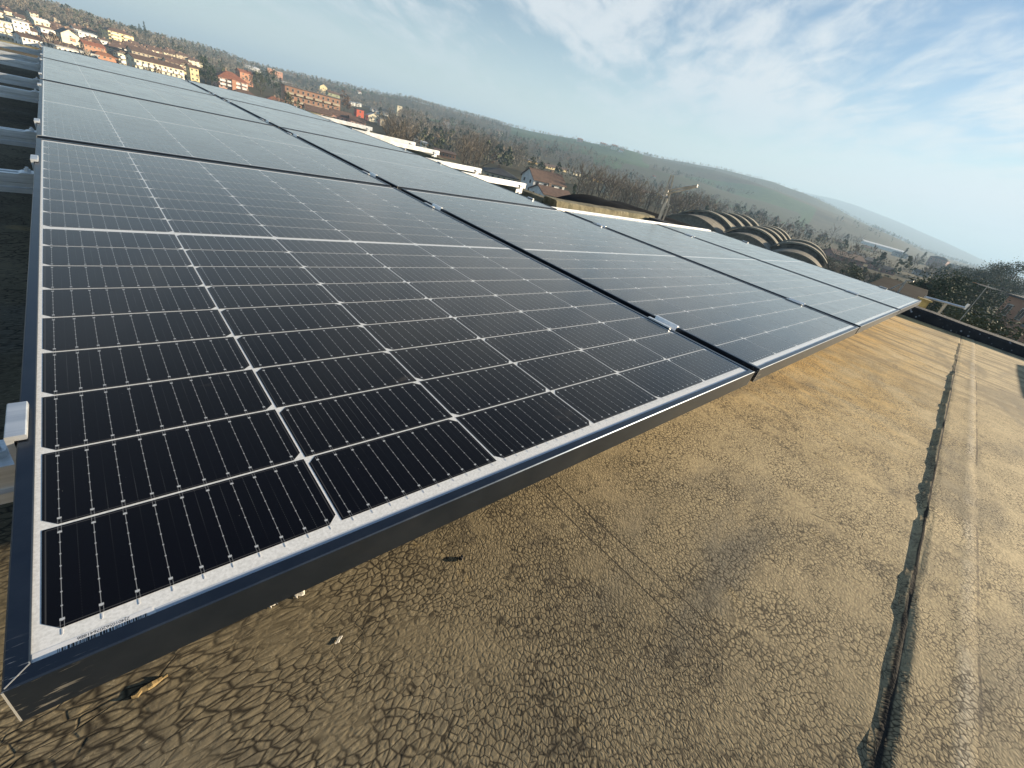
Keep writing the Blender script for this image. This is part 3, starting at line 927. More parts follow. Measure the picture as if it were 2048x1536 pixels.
# ---------------------------------------------------------------- trees
def leafmat(name, c0, c1, scale=0.35):
    mt, t, b = material(name)
    co = t.new('ShaderNodeTexCoord').outputs['Object']
    oi = t.new('ShaderNodeObjectInfo')
    n = t.noise(co, scale, 4, 0.6)
    f = t.math('ADD', t.math('MULTIPLY', t.ramp(n, 0.3, 0.7), 0.65), t.math('MULTIPLY', oi.outputs['Random'], 0.35))
    t.link(t.mixc(f, c0, c1), b.inputs['Base Color'])
    b.inputs['Roughness'].default_value = 0.8; b.inputs['Specular IOR Level'].default_value = 0.2
    return mt
bark_m = paint('bark', (0.115, 0.095, 0.072), 0.9, var=0.3, scale=2.0)
twig_m = leafmat('winter_twigs', (0.15, 0.125, 0.096), (0.29, 0.24, 0.18))
rust_m = leafmat('withered_leaves', (0.14, 0.075, 0.035), (0.24, 0.14, 0.07))
ever_m = leafmat('evergreen_leaves', (0.022, 0.040, 0.016), (0.060, 0.085, 0.030))
coni_m = leafmat('conifer_needles', (0.016, 0.034, 0.020), (0.045, 0.070, 0.034))
oliv_m = leafmat('olive_leaves', (0.06, 0.070, 0.030), (0.12, 0.125, 0.060))

def rv(r, s=1.0): return Vector((r.uniform(-1, 1), r.uniform(-1, 1), r.uniform(-1, 1))) * s
def sliver(mb, p, d, L, wd, r):
    side = d.cross(rv(r)).normalized() * wd
    mb.face([p - side, p + side, p + d * L])
def leaf(mb, p, s, r):
    a = rv(r).normalized(); b_ = a.cross(rv(r)).normalized()
    mb.face([p + a * s, p + b_ * s * 0.7, p - a * s, p - b_ * s * 0.7])

def bare_tree(seed, h=1.0, spread=0.34, slim=1.0):
    """unit-height leafless tree: trunk with limbs, crown of fine twigs"""
    r = random.Random(seed)
    tr = MB(); cr = MB()
    top = Vector((r.uniform(-.04, .04), r.uniform(-.04, .04), 0.72))
    tr.tube([(0, 0, -0.03), (0.006, 0, 0.2), top * 0.62, top], [0.020, 0.015, 0.010, 0.004], 6)
    tips = []
    for k in range(11):
        z0 = 0.22 + 0.045 * k + r.uniform(-.02, .02)
        a = k * 2.4 + r.uniform(-.5, .5)
        L = spread * (1.0 - 0.45 * abs(k - 4) / 7) * r.uniform(.8, 1.15)
        p0 = Vector((0.0, 0.0, z0)); p2 = p0 + Vector((math.cos(a) * L * slim, math.sin(a) * L * slim, L * r.uniform(.75, 1.25)))
        pm = (p0 + p2) / 2 + Vector((math.cos(a), math.sin(a), -.4)) * 0.03
        tr.tube([p0, pm, p2], [0.0085, 0.0055, 0.002], 4, cap=False)
        tips += [(p0, pm, p2)]
    tips.append((top * .6, top * .8, top))
    for p0, pm, p2 in tips:
        for j in range(26):
            f = r.uniform(.35, 1.0)
            p = pm.lerp(p2, (f - .35) / .65) if f > .35 else p0.lerp(pm, f)
            d = ((p2 - p0).normalized() * .7 + rv(r, .8) + Vector((0, 0, .45))).normalized()
            sliver(cr, p, d, r.uniform(.06, .16), r.uniform(.0022, .0048), r)
    return tr.data('trunk', bark_m), cr.data('crown', twig_m)

def leafy_tree(seed, mat, squash=1.0, n=520, base=0.18, leaf_s=0.032):
    r = random.Random(seed)
    tr = MB(); cr = MB()
    tr.tube([(0, 0, -0.03), (0, 0, 0.3), (0.01, 0.01, 0.65)], [0.024, 0.017, 0.006], 6)
    cl = []
    for k in range(15):
        a = r.uniform(0, 6.28); q = r.uniform(0.1, 1) ** .6
        z = base + (1 - base) * r.uniform(.1, .92)
        rad_ = 0.27 * squash * math.sin(math.pi * min(1, max(.12, (z - base) / (1 - base))) ** .8) * q
        c = Vector((math.cos(a) * rad_, math.sin(a) * rad_, z)); cl.append((c, r.uniform(.07, .15)))
        tr.tube([(0, 0, max(.12, z - .22)), c], [0.008, 0.003], 4, cap=False)
    for k in range(n):
        c, s = cl[k % len(cl)]
        p = c + Vector((r.gauss(0, .55) * s * squash ** .5, r.gauss(0, .55) * s * squash ** .5, r.gauss(0, .5) * s))
        if p.z < 0.06: continue
        leaf(cr, p, leaf_s * r.uniform(.6, 1.3), r)
    return tr.data('trunk', bark_m), cr.data('crown', mat)

def conifer(seed, mat, wide=0.24, n=620, gap=0.0):
    r = random.Random(seed)
    tr = MB(); cr = MB()
    tr.tube([(0, 0, -0.03), (0, 0, 0.5), (0, 0, 0.98)], [0.022, 0.013, 0.003], 6)
    tiers = 13
    for k in range(tiers):
        z = 0.10 + 0.86 * k / tiers
        for j in range(7):
            a = r.uniform(0, 6.28); L = wide * (1.02 - z) * r.uniform(.7, 1.15) * (1.25 if k % 3 == 0 else 1)
            e = Vector((math.cos(a) * L, math.sin(a) * L, z - L * .18 + r.uniform(-.01, .01)))
            s0 = Vector((0, 0, z))
            for q in range(n // (tiers * 7)):
                f = r.uniform(.25, 1)
                leaf(cr, s0.lerp(e, f) + rv(r, .014), .020 * r.uniform(.7, 1.5) * (1.25 - .5 * f), r)
    return tr.data('trunk', bark_m), cr.data('crown', mat)

bareP = [bare_tree(s, spread=sp, slim=sl) for s, sp, sl in ((1, .34, 1.0), (2, .30, .8), (3, .38, 1.05), (4, .32, .55), (5, .36, .9))]
rustP = [leafy_tree(31, rust_m, 0.95, 420), leafy_tree(32, rust_m, .6, 380)]
everP = [leafy_tree(11, ever_m, 1.1), leafy_tree(12, ever_m, .85), leafy_tree(13, ever_m, 1.35)]
olivP = [leafy_tree(21, oliv_m, 1.2), leafy_tree(22, oliv_m, .9)]
coniP = [conifer(41, coni_m), conifer(42, coni_m, .30), conifer(43, coni_m, .17)]
everN = [leafy_tree(14, ever_m, 1.25, 7000, .10, .010), leafy_tree(15, ever_m, 1.0, 7000, .12, .010)]
olivN = [leafy_tree(24, oliv_m, 1.3, 9000, .04, .0065), leafy_tree(25, oliv_m, 1.1, 9000, .04, .0065)]
coniN = [conifer(44, coni_m, .34, 3600), conifer(45, coni_m, .28, 3200)]
cypP = [leafy_tree(51, ever_m, .32, 420, .04)]
KIND = {'bare': ('bare_tree', bareP, 'tree'), 'rust': ('autumn_tree', rustP, 'tree'), 'ever': ('evergreen_tree', everP, 'tree'),
        'oliv': ('shrubby_tree', olivP, 'tree'), 'coni': ('conifer_tree', coniP, 'tree'), 'cyp': ('cypress_tree', cypP, 'tree'),
        'everN': ('evergreen_tree', everN, 'tree'), 'olivN': ('shrubby_tree', olivN, 'tree'), 'coniN': ('conifer_tree', coniN, 'tree')}
def tree_at(kind, x, y, z, h, label, group, wide=1.0):
    name, protos, cat = KIND[kind]
    tr, cr = rnd.choice(protos)
    o = empty(name, (x, y, z), rnd.uniform(0, 6.28), label, cat, group)
    o.scale = (h * wide, h * wide, h)
    put('trunk', tr, o); put('crown', cr, o)
    return o
def tree_top(kind, u, v, r, label, group, wide=1.0, hmax=26):
    """a tree whose top shows at this pixel, standing at range r"""
    P = at_r(u, v, r)
    z = gz(P[0], P[1])
    return tree_at(kind, P[0], P[1], z, min(hmax, max(1.5, P[2] - z)), label, group, wide)
def tree_base(kind, u, v, h, label, group, wide=1.0):
    r = hit(u, v)
    if r is None: return None
    P = at_r(u, v, r)
    return tree_at(kind, P[0], P[1], gz(P[0], P[1]), h, label, group, wide)

# trees one can tell apart: (kind, base pixel, height in m)
GT = 'single trees among the houses'
for i, (k, u, v, h, lab) in enumerate([
    ('ever', 268, 76, 15, 'dark evergreen tree on the ridge above the big pale block, lower of a clump'),
    ('coni', 282, 78, 17, 'dark conifer on the ridge above the big pale block, middle of a clump'),
    ('coni', 293, 84, 20, 'tallest dark conifer on the ridge behind the big pale block'),
    ('ever', 412, 168, 15, 'dark evergreen tree beside the narrow yellow house at the end of the balcony block'),
    ('ever', 424, 172, 11, 'smaller dark evergreen left of the red roofed apartment house'),
    ('coni', 446, 150, 14, 'dark conifer behind the red roofed apartment house'),
    ('oliv', 478, 144, 12, 'olive green tree beside the long pale glasshouse'),
    ('ever', 530, 172, 15, 'dark cedar below the orange block pair'),
    ('ever', 548, 186, 16, 'broad dark cedar between the apartment houses'),
    ('coni', 562, 200, 15, 'dark conifer at the left end of the long brick apartment block'),
    ('oliv', 522, 190, 13, 'pale olive tree right of the red roofed apartment house'),
    ('oliv', 514, 180, 12, 'pale bushy tree close against the red roofed apartment house'),
    ('oliv', 576, 225, 10, 'olive shrubby tree before the left end of the brick block'),
    ('rust', 688, 222, 15, 'rust brown tree at the right end of the long brick apartment block'),
    ('rust', 696, 226, 12, 'smaller rust brown tree before the red cube house'),
    ('ever', 925, 262, 13, 'dark evergreen in the middle of the brown wood'),
    ('ever', 940, 264, 11, 'dark round evergreen beside the hill meadow'),
    ('coni', 1010, 285, 15, 'dark conifer at the lower edge of the hill meadow'),
    ('coni', 1030, 288, 18, 'tall dark conifer at the lower edge of the hill meadow'),
    ('ever', 1046, 294, 13, 'dark evergreen right of the tall conifer by the meadow'),
    ('ever', 1058, 352, 9, 'blue green pine behind the white house'),
    ('ever', 1076, 358, 9, 'dark pine left of the chimney of the white house'),
    ('cyp', 1140, 408, 6, 'small dark cypress at the corner of the white house'),
    ('coni', 1330, 432, 9, 'dark conifer beside the antenna mast'),
    ('coni', 1428, 440, 8, 'dark shaggy conifer behind the ribbed vaults'),
    ('coni', 1596, 462, 15, 'tall dark conifer standing in the misty suburb'),
    ('bare', 1660, 478, 17, 'wide bare tree in the misty suburb before the far hill'),
    ('bare', 1715, 490, 15, 'bare tree left of the long white shed'),
    ('cyp', 1800, 520, 12, 'slanting dark cypress below the long white shed'),
    ('cyp', 1835, 530, 13, 'dark cypress left of the villa'),
    ('cyp', 1950, 536, 12, 'dark cypress on the far right skyline'),
]):
    tree_base(k, u, v, h, lab, GT)
for k, u, v, r, lab, wd in [
    ('everN', 1905, 548, 75, 'big dark cedar behind the black kerb, upper crown', 1.3),
    ('coniN', 1868, 552, 70, 'dark shaggy conifer left of the big cedar', 1.3),
    ('coniN', 1925, 542, 82, 'dark conifer right of the big cedar', 1.1),
    ('olivN', 1968, 616, 38, 'large olive brown shrub tree just beyond the black kerb', 1.5),
    ('olivN', 1935, 622, 42, 'olive shrub tree left of the large one beyond the black kerb', 1.2),
    ('olivN', 2000, 640, 36, 'lower olive shrub tree right of the large one beyond the kerb', 1.3),
    ('everN', 1990, 526, 260, 'dark tree mass on the far right skyline, highest clump', 1.5),
    ('everN', 2014, 528, 240, 'dark tree right of the highest clump on the skyline', 1.4),
    ('everN', 2050, 526, 220, 'dark tree cut by the right edge of the picture', 1.5),
    ('everN', 1962, 540, 280, 'dark tree left of the highest clump on the skyline', 1.3),
    ('ever', 1900, 530, 330, 'dark round tree right of the villa', 1.4),
    ('everN', 1884, 556, 96, 'broad dark tree low behind the steel arm, left of the cedar', 1.6),
    ('everN', 1942, 552, 104, 'broad dark tree right of the cedar, above the television aerial', 1.6),
    ('everN', 1976, 560, 110, 'broad dark tree left of the brick red building, behind the aerial', 1.6),
    ('coniN', 1856, 566, 88, 'low dark conifer close to the far tip of the array', 1.5),
    ('ever', 1925, 534, 320, 'low dark tree between villa and cypress', 1.4),
]:
    tree_top(k, u, v, r, lab, GT, wd)
gc = 0
for i in range(240):
    u = rnd.uniform(1650, 1960); v = .335 * u - 50 + rnd.uniform(0, 40)
    r = rnd.uniform(110, 250)
    k = rnd.choice(['bare', 'bare', 'ever', 'oliv', 'ever'])
    lab = {'bare': 'bare dark tree', 'ever': 'dark evergreen tree', 'oliv': 'olive brown shrubby tree'}[k] + ' in the dim grove behind the tip of the array'
    tree_top(k, u, v, r, lab, 'trees of the dim grove', rnd.uniform(1.1, 1.8), 13)
    gc += 1
    if gc >= 180: break
# bare trees of the valley wood, nearest first
cnt = 0
for i in range(1500):
    u = rnd.uniform(770, 1420); v = 0.205 * u + rnd.uniform(70, 176)
    r = hit(u, v)
    if r is None or r > 560 or r < 130: continue
    if 1020 < u < 1150 and v > 345: continue
    if 960 < u < 1040 and v > 330: continue
    if 815 < u < 915 and v > 275: continue
    wv_ = 313 + (u - 1052) * .285
    if 1050 < u < 1330 and -4 < v - wv_ < 30: continue
    P = at_r(u, v, r)
    h = rnd.uniform(8, 14)
    tree_at('bare', P[0], P[1], gz(P[0], P[1]), h, 'slender bare brown tree in the winter wood below the hills', 'bare trees of the valley wood', rnd.uniform(.8, 1.15))
    cnt += 1
    if cnt >= 210: break

# far woods: nobody could count these
def woodland():
    r = random.Random(77)
    V = []; F = []; C = []
    N = 0; tries = 0
    pal = [(0.205, 0.180, 0.145), (0.245, 0.215, 0.175), (0.165, 0.150, 0.118), (0.225, 0.185, 0.135), (0.095, 0.105, 0.060), (0.070, 0.085, 0.055), (0.23, 0.155, 0.10), (0.11, 0.115, 0.060)]
    while N < 11000 and tries < 190000:
        tries += 1
        az = r.uniform(-14, 100); q = r.random() ** .8
        r1 = float(np.interp(az, AZT, R1T)); r0 = float(np.interp(az, AZT, R0T))
        t_ = q * 1.04
        rr = 240 + (r1 - 240) * t_
        den = 1.0 if az > 33 else (0.45 if t_ < .5 else 0.10)
        if 10 < az < 33 and t_ > .97: den = 0.8
        if az < 10: den = 0.6
        if 4 < az < 19 and 300 < rr < 1000: den *= 0.30
        if az > 62 and t_ < .45: den = 0.025
        if 39 < az < 49.5 and .50 < t_ < .95: den = 0.015
        if 33 < az < 39.4 and .42 < t_ < .74: den = 0.03
        if 52 < az < 60 and .48 < t_ < .60: den = 0.05
        x = CP[0] + rr * math.cos(rad(az)); y = CP[1] + rr * math.sin(rad(az))
        cn = float(vnoise(x, y, 120, 31))
        den *= (0.35 + 1.3 * cn) if az > 36 or t_ < .3 or t_ > .95 else float(smooth(.50, .72, cn)) * 2.2
        if r.random() > den: continue
        z = float(ground_z(az, rr))
        pu, pv_ = project((x, y, z))
        if 1050 < pu < 1335 and -4 < pv_ - (313 + (pu - 1052) * .285) < 30: continue
        if 1715 < pu < 1820 and -3 < pv_ - (483 + (pu - 1727) * .30) < 34: continue
        if pu < 405 and 16 < pv_ - .27 * pu < 75 and r.random() < .85: continue
        k = r.random(); nz = float(vnoise(x, y, 160, 33))
        ci = r.choice([0, 1, 2, 3, 0, 1]) if k < .80 - .25 * (nz > .62) else r.choice([4, 5, 5, 6, 7])
        h = r.uniform(5, 9.0) * (1.15 if ci in (4, 5) else 1)
        base = pal[ci]
        n = 50 if rr < 800 else 30
        for j in range(n):
            f = r.random() ** .7
            zz_ = z + h * (.12 + .88 * f)
            rd = h * (.46 if ci not in (5,) else .26) * math.sin(math.pi * min(.97, .2 + .8 * f)) * math.sqrt(r.random())
            a = r.uniform(0, 6.283)
            p = Vector((x + math.cos(a) * rd, y + math.sin(a) * rd, zz_))
            b_ = len(V)
            if ci in (4, 5, 6, 7):
                s = h * r.uniform(.05, .11)
                d1 = rv(r).normalized() * s; d2 = d1.cross(rv(r)).normalized() * s
                V += [p + d1, p + d2, p - d1, p - d2]; F.append((b_, b_ + 1, b_ + 2, b_ + 3))
            else:
                d = Vector((math.cos(a) * .5, math.sin(a) * .5, 1)) * h * r.uniform(.09, .22)
                sd_ = d.cross(rv(r)).normalized() * h * r.uniform(.016, .045)
                V += [p - sd_, p + sd_, p + d]; F.append((b_, b_ + 1, b_ + 2))
            m_ = r.uniform(.75, 1.25)
            C += [(base[0] * m_, base[1] * m_, base[2] * m_, 1)] * (len(V) - b_)
        N += 1
    me = bpy.data.meshes.new('woodland')
    me.from_pydata([tuple(q) for q in V], [], F)
    at = me.color_attributes.new('tint', 'FLOAT_COLOR', 'POINT')
    at.data.foreach_set('color', np.array(C, np.float32).ravel())
    mt, t, b = material('woodland_twigs')
    va = t.new('ShaderNodeVertexColor'); va.layer_name = 'tint'
    t.link(va.outputs['Color'], b.inputs['Base Color']); b.inputs['Roughness'].default_value = 0.9; b.inputs['Specular IOR Level'].default_value = 0.1
    me.materials.append(mt)
    o = bpy.data.objects.new('woodland', me); COL.objects.link(o)
    tag(o, 'brown and green winter woods covering the valley and hills', 'woodland', kind='stuff')
woodland()

# ---------------------------------------------------------------- houses and other buildings of the valley
def wallm(key):
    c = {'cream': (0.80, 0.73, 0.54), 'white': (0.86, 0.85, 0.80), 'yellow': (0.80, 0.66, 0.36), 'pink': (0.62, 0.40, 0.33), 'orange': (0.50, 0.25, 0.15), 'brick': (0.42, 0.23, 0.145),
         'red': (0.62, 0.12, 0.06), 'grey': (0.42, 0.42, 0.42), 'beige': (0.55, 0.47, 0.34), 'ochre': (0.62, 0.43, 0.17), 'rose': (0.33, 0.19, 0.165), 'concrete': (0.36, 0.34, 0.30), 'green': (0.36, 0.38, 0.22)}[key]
    return paint('render_' + key, c, 0.85, var=0.09, scale=0.35)
def roofm(key):
    return {'brown': tiled('tiles_brown', (0.155, 0.095, 0.068)), 'red': tiled('tiles_red', (0.30, 0.115, 0.065)), 'orange': tiled('tiles_orange', (0.33, 0.15, 0.08)),
            'grey': paint('roof_grey', (0.17, 0.165, 0.16), 0.85, var=.2, scale=.3), 'dark': paint('roof_dark', (0.055, 0.058, 0.062), 0.8, var=.2, scale=.3),
            'pale': paint('roof_pale', (0.55, 0.53, 0.48), 0.7, var=.12, scale=.3), 'white': paint('roof_white', (0.80, 0.79, 0.76), 0.6, var=.08, scale=.3)}[key]
pane_m = paint('window_pane', (0.035, 0.04, 0.048), 0.12, var=.2)
wframe_m = paint('window_frame', (0.62, 0.58, 0.50), 0.6)
trim_m = paint('pale_trim', (0.70, 0.66, 0.56), 0.7)
def window_mesh():
    mb = MB()
    mb.box(-.5, .5, -.06, .0, -.5, .5, 0)
    mb.box(-.42, -.03, -.075, -.062, -.42, .42, 1); mb.box(.03, .42, -.075, -.062, -.42, .42, 1)
    return mb.data('window', [wframe_m, pane_m])
win_d = window_mesh()

def pixel_scale(P):
    """pixels of the photograph per metre at a point: along the ground across the view, and upwards"""
    a = project(P); up = np.linalg.norm(project(P + np.array([0, 0, 1.0])) - a)
    d = P - CP; t_ = np.array([-d[1], d[0], 0]); t_ /= np.linalg.norm(t_)
    return np.linalg.norm(project(P + t_) - a), up

def house(name, label, u, v, wpx, hpx, yaw=20, wall='cream', roof='gable', rcol='brown', depth=None, storeys=3, cols=5, balc=0, group=None, cat='building',
          r=None, chim=1, rise=None, wins=True, over=0.5, bcol=None, sidewin=2, hmin=None):
    r = r or hit(u, v) or 900.0
    P = at_r(u, v, r)
    zg = gz(P[0], P[1]); az = azimuth(u, v)
    P = np.array([P[0], P[1], zg])
    sh, sv = pixel_scale(P)
    W = wpx / sh / max(.5, math.cos(rad(yaw))); Ht = hpx / sv
    if hmin: Ht = max(Ht, hmin)
    D = depth or min(16.0, max(6.0, W * 0.55))
    if rise is None: rise = {'gable': .24, 'gablefront': .30, 'hip': .22, 'flat': 0, 'shed': .1}[roof] * (min(W, D) if roof != 'gablefront' else W)
    rise = min(rise, Ht * .38)
    H = Ht - rise
    az_ = rad(az - 90 + yaw)
    # P is the middle of the visible front; the house body lies behind it
    root = empty(name, (P[0] - math.sin(az_) * D / 2, P[1] + math.cos(az_) * D / 2, zg), az_, label, cat, group)
    mb = MB(); mb.box(-W / 2, W / 2, -D / 2, D / 2, -3.0, H)
    wm = wallm(wall)
    if roof == 'gable':
        for s in (-1, 1): mb.face([(s * W / 2, -D / 2, H), (s * W / 2, D / 2, H), (s * W / 2, 0, H + rise)])
    if roof == 'gablefront':
        for s in (-1, 1): mb.face([(-W / 2, s * D / 2, H), (W / 2, s * D / 2, H), (0, s * D / 2, H + rise)])
    mb.build('wall', wm, root)
    rm = roofm(rcol); rb = MB(); th = 0.22
    def slab(pts):
        n = len(pts); top = [(x, y, z + th) for x, y, z in pts]
        rb.mesh(list(pts) + top, [tuple(range(n - 1, -1, -1)), tuple(range(n, 2 * n))] + [(k, (k + 1) % n, n + (k + 1) % n, n + k) for k in range(n)])
    o = over
    if roof == 'gable':
        k = rise / (D / 2); e = H - k * o
        for s in (-1, 1): slab([(-W / 2 - o, s * (D / 2 + o), e), (W / 2 + o, s * (D / 2 + o), e), (W / 2 + o, 0, H + rise), (-W / 2 - o, 0, H + rise)])
    elif roof == 'gablefront':
        k = rise / (W / 2); e = H - k * o
        for s in (-1, 1): slab([(s * (W / 2 + o), -D / 2 - o, e), (s * (W / 2 + o), D / 2 + o, e), (0, D / 2 + o, H + rise), (0, -D / 2 - o, H + rise)])
    elif roof == 'hip':
        a, b_ = W / 2 + o, D / 2 + o; rg = max(0.3, W / 2 - D / 2 * .9); z0, z1 = H - .05, H + rise
        vs = [(-a, -b_, z0), (a, -b_, z0), (a, b_, z0), (-a, b_, z0), (-rg, 0, z1), (rg, 0, z1), (-a, -b_, z0 - .2), (a, -b_, z0 - .2), (a, b_, z0 - .2), (-a, b_, z0 - .2)]
        rb.mesh(vs, [(0, 1, 5, 4), (1, 2, 5), (2, 3, 4, 5), (3, 0, 4), (6, 7, 1, 0), (7, 8, 2, 1), (8, 9, 3, 2), (9, 6, 0, 3), (9, 8, 7, 6)])
    elif roof == 'flat':
        rb.box(-W / 2 - o, W / 2 + o, -D / 2 - o, D / 2 + o, H + .002, H + .35)
    elif roof == 'shed':
        rb.mesh([(-W / 2 - o, -D / 2 - o, H), (W / 2 + o, -D / 2 - o, H), (W / 2 + o, D / 2 + o, H + rise), (-W / 2 - o, D / 2 + o, H + rise),
                 (-W / 2 - o, -D / 2 - o, H + th), (W / 2 + o, -D / 2 - o, H + th), (W / 2 + o, D / 2 + o, H + rise + th), (-W / 2 - o, D / 2 + o, H + rise + th)],
                [(3, 2, 1, 0), (4, 5, 6, 7), (0, 1, 5, 4), (1, 2, 6, 5), (2, 3, 7, 6), (3, 0, 4, 7)])
    rf = rb.build('roof', rm, root)
    rr = random.Random(hash(label) % 9973 if False else sum(map(ord, label)))
    for c in range(chim):
        x = rr.uniform(-.35, .35) * W; q = MB(); s = 0.45
        zt = H + rise + rr.uniform(.5, 1.0)
        q.box(x - s, x + s, D * .08 - s * .7, D * .08 + s * .7, H + rise * .4, zt); q.box(x - s * 1.25, x + s * 1.25, D * .08 - s * .9, D * .08 + s * .9, zt + .002, zt + .18)
        q.build('chimney', paint('chimney_brick', (0.36, 0.25, 0.18), .9), rf)
    if wins:
        fh = H / storeys
        for s_ in range(storeys):
            zc = fh * (s_ + .55)
            for c in range(cols):
                x = -W / 2 + W * (c + .5) / cols + rr.uniform(-.1, .1)
                put('window', win_d, root, (x, -D / 2 - .002, zc), 0, (min(1.15, W / cols * .42), 1, fh * .42))
            for c in range(sidewin):
                y = -D / 2 + D * (c + .5) / sidewin
                put('window', win_d, root, (-W / 2 - .002, y, zc), -math.pi / 2, (min(1.2, D / 3), 1, fh * .46))
    if balc:
        fh = H / storeys
        bm_ = wallm(bcol or 'white')
        for s_ in range(1, storeys):
            for c in range(balc):
                x0 = -W / 2 + W * (c + .12) / balc; x1 = -W / 2 + W * (c + .88) / balc; z = fh * s_
                q = MB(); q.box(x0, x1, -D / 2 - 1.3, -D / 2 - .08, z - .15, z); q.box(x0, x1, -D / 2 - 1.3, -D / 2 - 1.2, z + .002, z + 1.0)
                q.box(x0, x0 + .08, -D / 2 - 1.198, -D / 2 - .08, z + .002, z + 1.0); q.box(x1 - .08, x1, -D / 2 - 1.198, -D / 2 - .08, z + .002, z + 1.0)
                q.build('balcony', bm_, root)
    return root, W, D, H, rise

TOWN = 'houses of the hillside town'
H_ = house
# --- town on the left, top corner of the picture
H_('apartment_block', 'cream apartment block cut by the left picture edge above the top rails', 14, 82, 38, 40, 22, 'cream', 'flat', 'pale', storeys=4, cols=4, balc=2, group=TOWN)
H_('town_house', 'tall white block with grey shaded side, second from the left picture edge', 50, 80, 34, 40, 26, 'white', 'shed', 'pale', storeys=4, cols=3, group=TOWN, chim=0)
H_('town_house', 'white house with a slanting white roof above the terrace, behind it dark trees', 88, 62, 32, 24, 24, 'cream', 'gable', 'white', storeys=2, cols=3, group=TOWN)
H_('town_house', 'low white house with an orange stripe above the long terrace roof', 104, 77, 38, 17, 20, 'white', 'flat', 'pale', storeys=2, cols=3, group=TOWN, chim=0)
h = H_('town_house', 'tall cream house with a square orange panel on its blank wall', 145, 93, 38, 34, 24, 'cream', 'gablefront', 'grey', storeys=3, cols=1, group=TOWN, sidewin=2)
mb = MB(); mb.box(-.05 * h[1], .26 * h[1], -h[2] / 2 - .06, -h[2] / 2 - .003, h[3] * .42, h[3] * .74); mb.build('wall_panel', wallm('orange'), h[0])
H_('terrace_row', 'long white terrace with brown tiled roof and dark gaps between its fronts', 106, 108, 114, 28, 18, 'white', 'gable', 'brown', storeys=2, cols=12, group=TOWN, depth=11, chim=3, rise=1.3)
H_('terrace_row', 'lowest white row house with small square windows just above the panel edge', 160, 122, 84, 20, 16, 'white', 'flat', 'pale', storeys=2, cols=8, group=TOWN, depth=10, chim=0)
H_('town_house', 'white house with a pale shed roof right of the orange panel house', 178, 84, 38, 18, 20, 'white', 'shed', 'white', storeys=2, cols=4, group=TOWN, chim=0)
H_('town_house', 'brick red house with red tiled roof below the pale shed roof', 192, 108, 44, 22, 18, 'orange', 'gable', 'red', storeys=2, cols=5, group=TOWN)
H_('apartment_block', 'largest yellow block standing alone above the town, with a grey shaded side', 246, 93, 52, 33, 26, 'yellow', 'hip', 'brown', storeys=4, cols=4, balc=2, bcol='cream', group=TOWN)
H_('town_house', 'small white house left below the large yellow block', 214, 98, 22, 15, 20, 'white', 'flat', 'pale', storeys=2, cols=2, group=TOWN, chim=0)
H_('town_house', 'low house with bright orange tiled roof near the panel edge', 218, 130, 48, 24, 18, 'orange', 'hip', 'orange', storeys=2, cols=4, group=TOWN)
H_('town_house', 'narrow three storey cream house right of the orange tiled roof', 252, 136, 24, 28, 20, 'cream', 'flat', 'grey', storeys=3, cols=2, group=TOWN, chim=0, balc=1)
H_('town_house', 'white house with brown roof below the large yellow block', 244, 110, 36, 20, 20, 'white', 'gable', 'brown', storeys=2, cols=4, group=TOWN)
H_('town_house', 'cream house with a flat top beside the balcony block', 266, 138, 18, 22, 20, 'cream', 'flat', 'pale', storeys=3, cols=2, group=TOWN, chim=0)
H_('terrace_row', 'long row of brown tiled roofs behind the balcony block', 322, 130, 112, 22, 15, 'beige', 'gable', 'brown', storeys=2, cols=12, group=TOWN, depth=12, chim=5, rise=2.0)
H_('apartment_block', 'long apartment block with a grid of pale balconies under a brown roof', 324, 162, 100, 40, 18, 'cream', 'gable', 'brown', storeys=3, cols=9, balc=8, bcol='white', group=TOWN, depth=13, chim=3, rise=1.6)
H_('town_house', 'narrow yellow house at the right end of the balcony block', 391, 164, 18, 32, 20, 'yellow', 'gable', 'brown', storeys=3, cols=2, group=TOWN)
H_('town_house', 'small cream house high on the wooded slope above the white blocks', 70, 36, 18, 14, 22, 'cream', 'gable', 'brown', storeys=2, cols=2, group=TOWN)
H_('town_house', 'yellow house high on the wooded slope left of the yellow block', 176, 54, 20, 14, 24, 'yellow', 'gable', 'brown', storeys=2, cols=2, group=TOWN)
H_('town_house', 'cream house half hidden by rust brown trees on the slope', 112, 44, 18, 13, 24, 'beige', 'hip', 'brown', storeys=2, cols=2, group=TOWN)
# --- middle group
h = H_('apartment_block', 'red roofed apartment house with white and green balconies and an orange centre bay', 468, 182, 60, 36, 14, 'pink', 'hip', 'red', storeys=3, cols=6, balc=4, bcol='white', group=TOWN, depth=15, rise=4.5)
mb = MB(); mb.box(-.07 * h[1], .07 * h[1], -h[2] / 2 - 1.6, -h[2] / 2 - .003, -2, h[3] - .06); mb.build('centre_bay', wallm('orange'), h[0])
H_('apartment_block', 'orange brick wing standing behind the red roofed apartment house', 494, 172, 26, 30, 30, 'orange', 'gable', 'red', storeys=3, cols=2, group=TOWN)
H_('apartment_block', 'left one of the small orange block pair on the slope', 543, 158, 15, 20, 22, 'orange', 'flat', 'pale', storeys=3, cols=2, group=TOWN, chim=0)
H_('apartment_block', 'right one of the small orange block pair on the slope', 558, 164, 16, 20, 22, 'orange', 'flat', 'pale', storeys=3, cols=2, group=TOWN, chim=0)
H_('glasshouse', 'long pale glasshouse on the slope above the red roofed apartment house', 506, 141, 34, 7, 15, 'white', 'gable', 'white', storeys=1, cols=8, chim=0, group=TOWN)
H_('farm_shed', 'pale roofed shed right of the orange block pair', 574, 150, 32, 6, 15, 'beige', 'shed', 'white', storeys=1, cols=3, chim=0, group=TOWN)
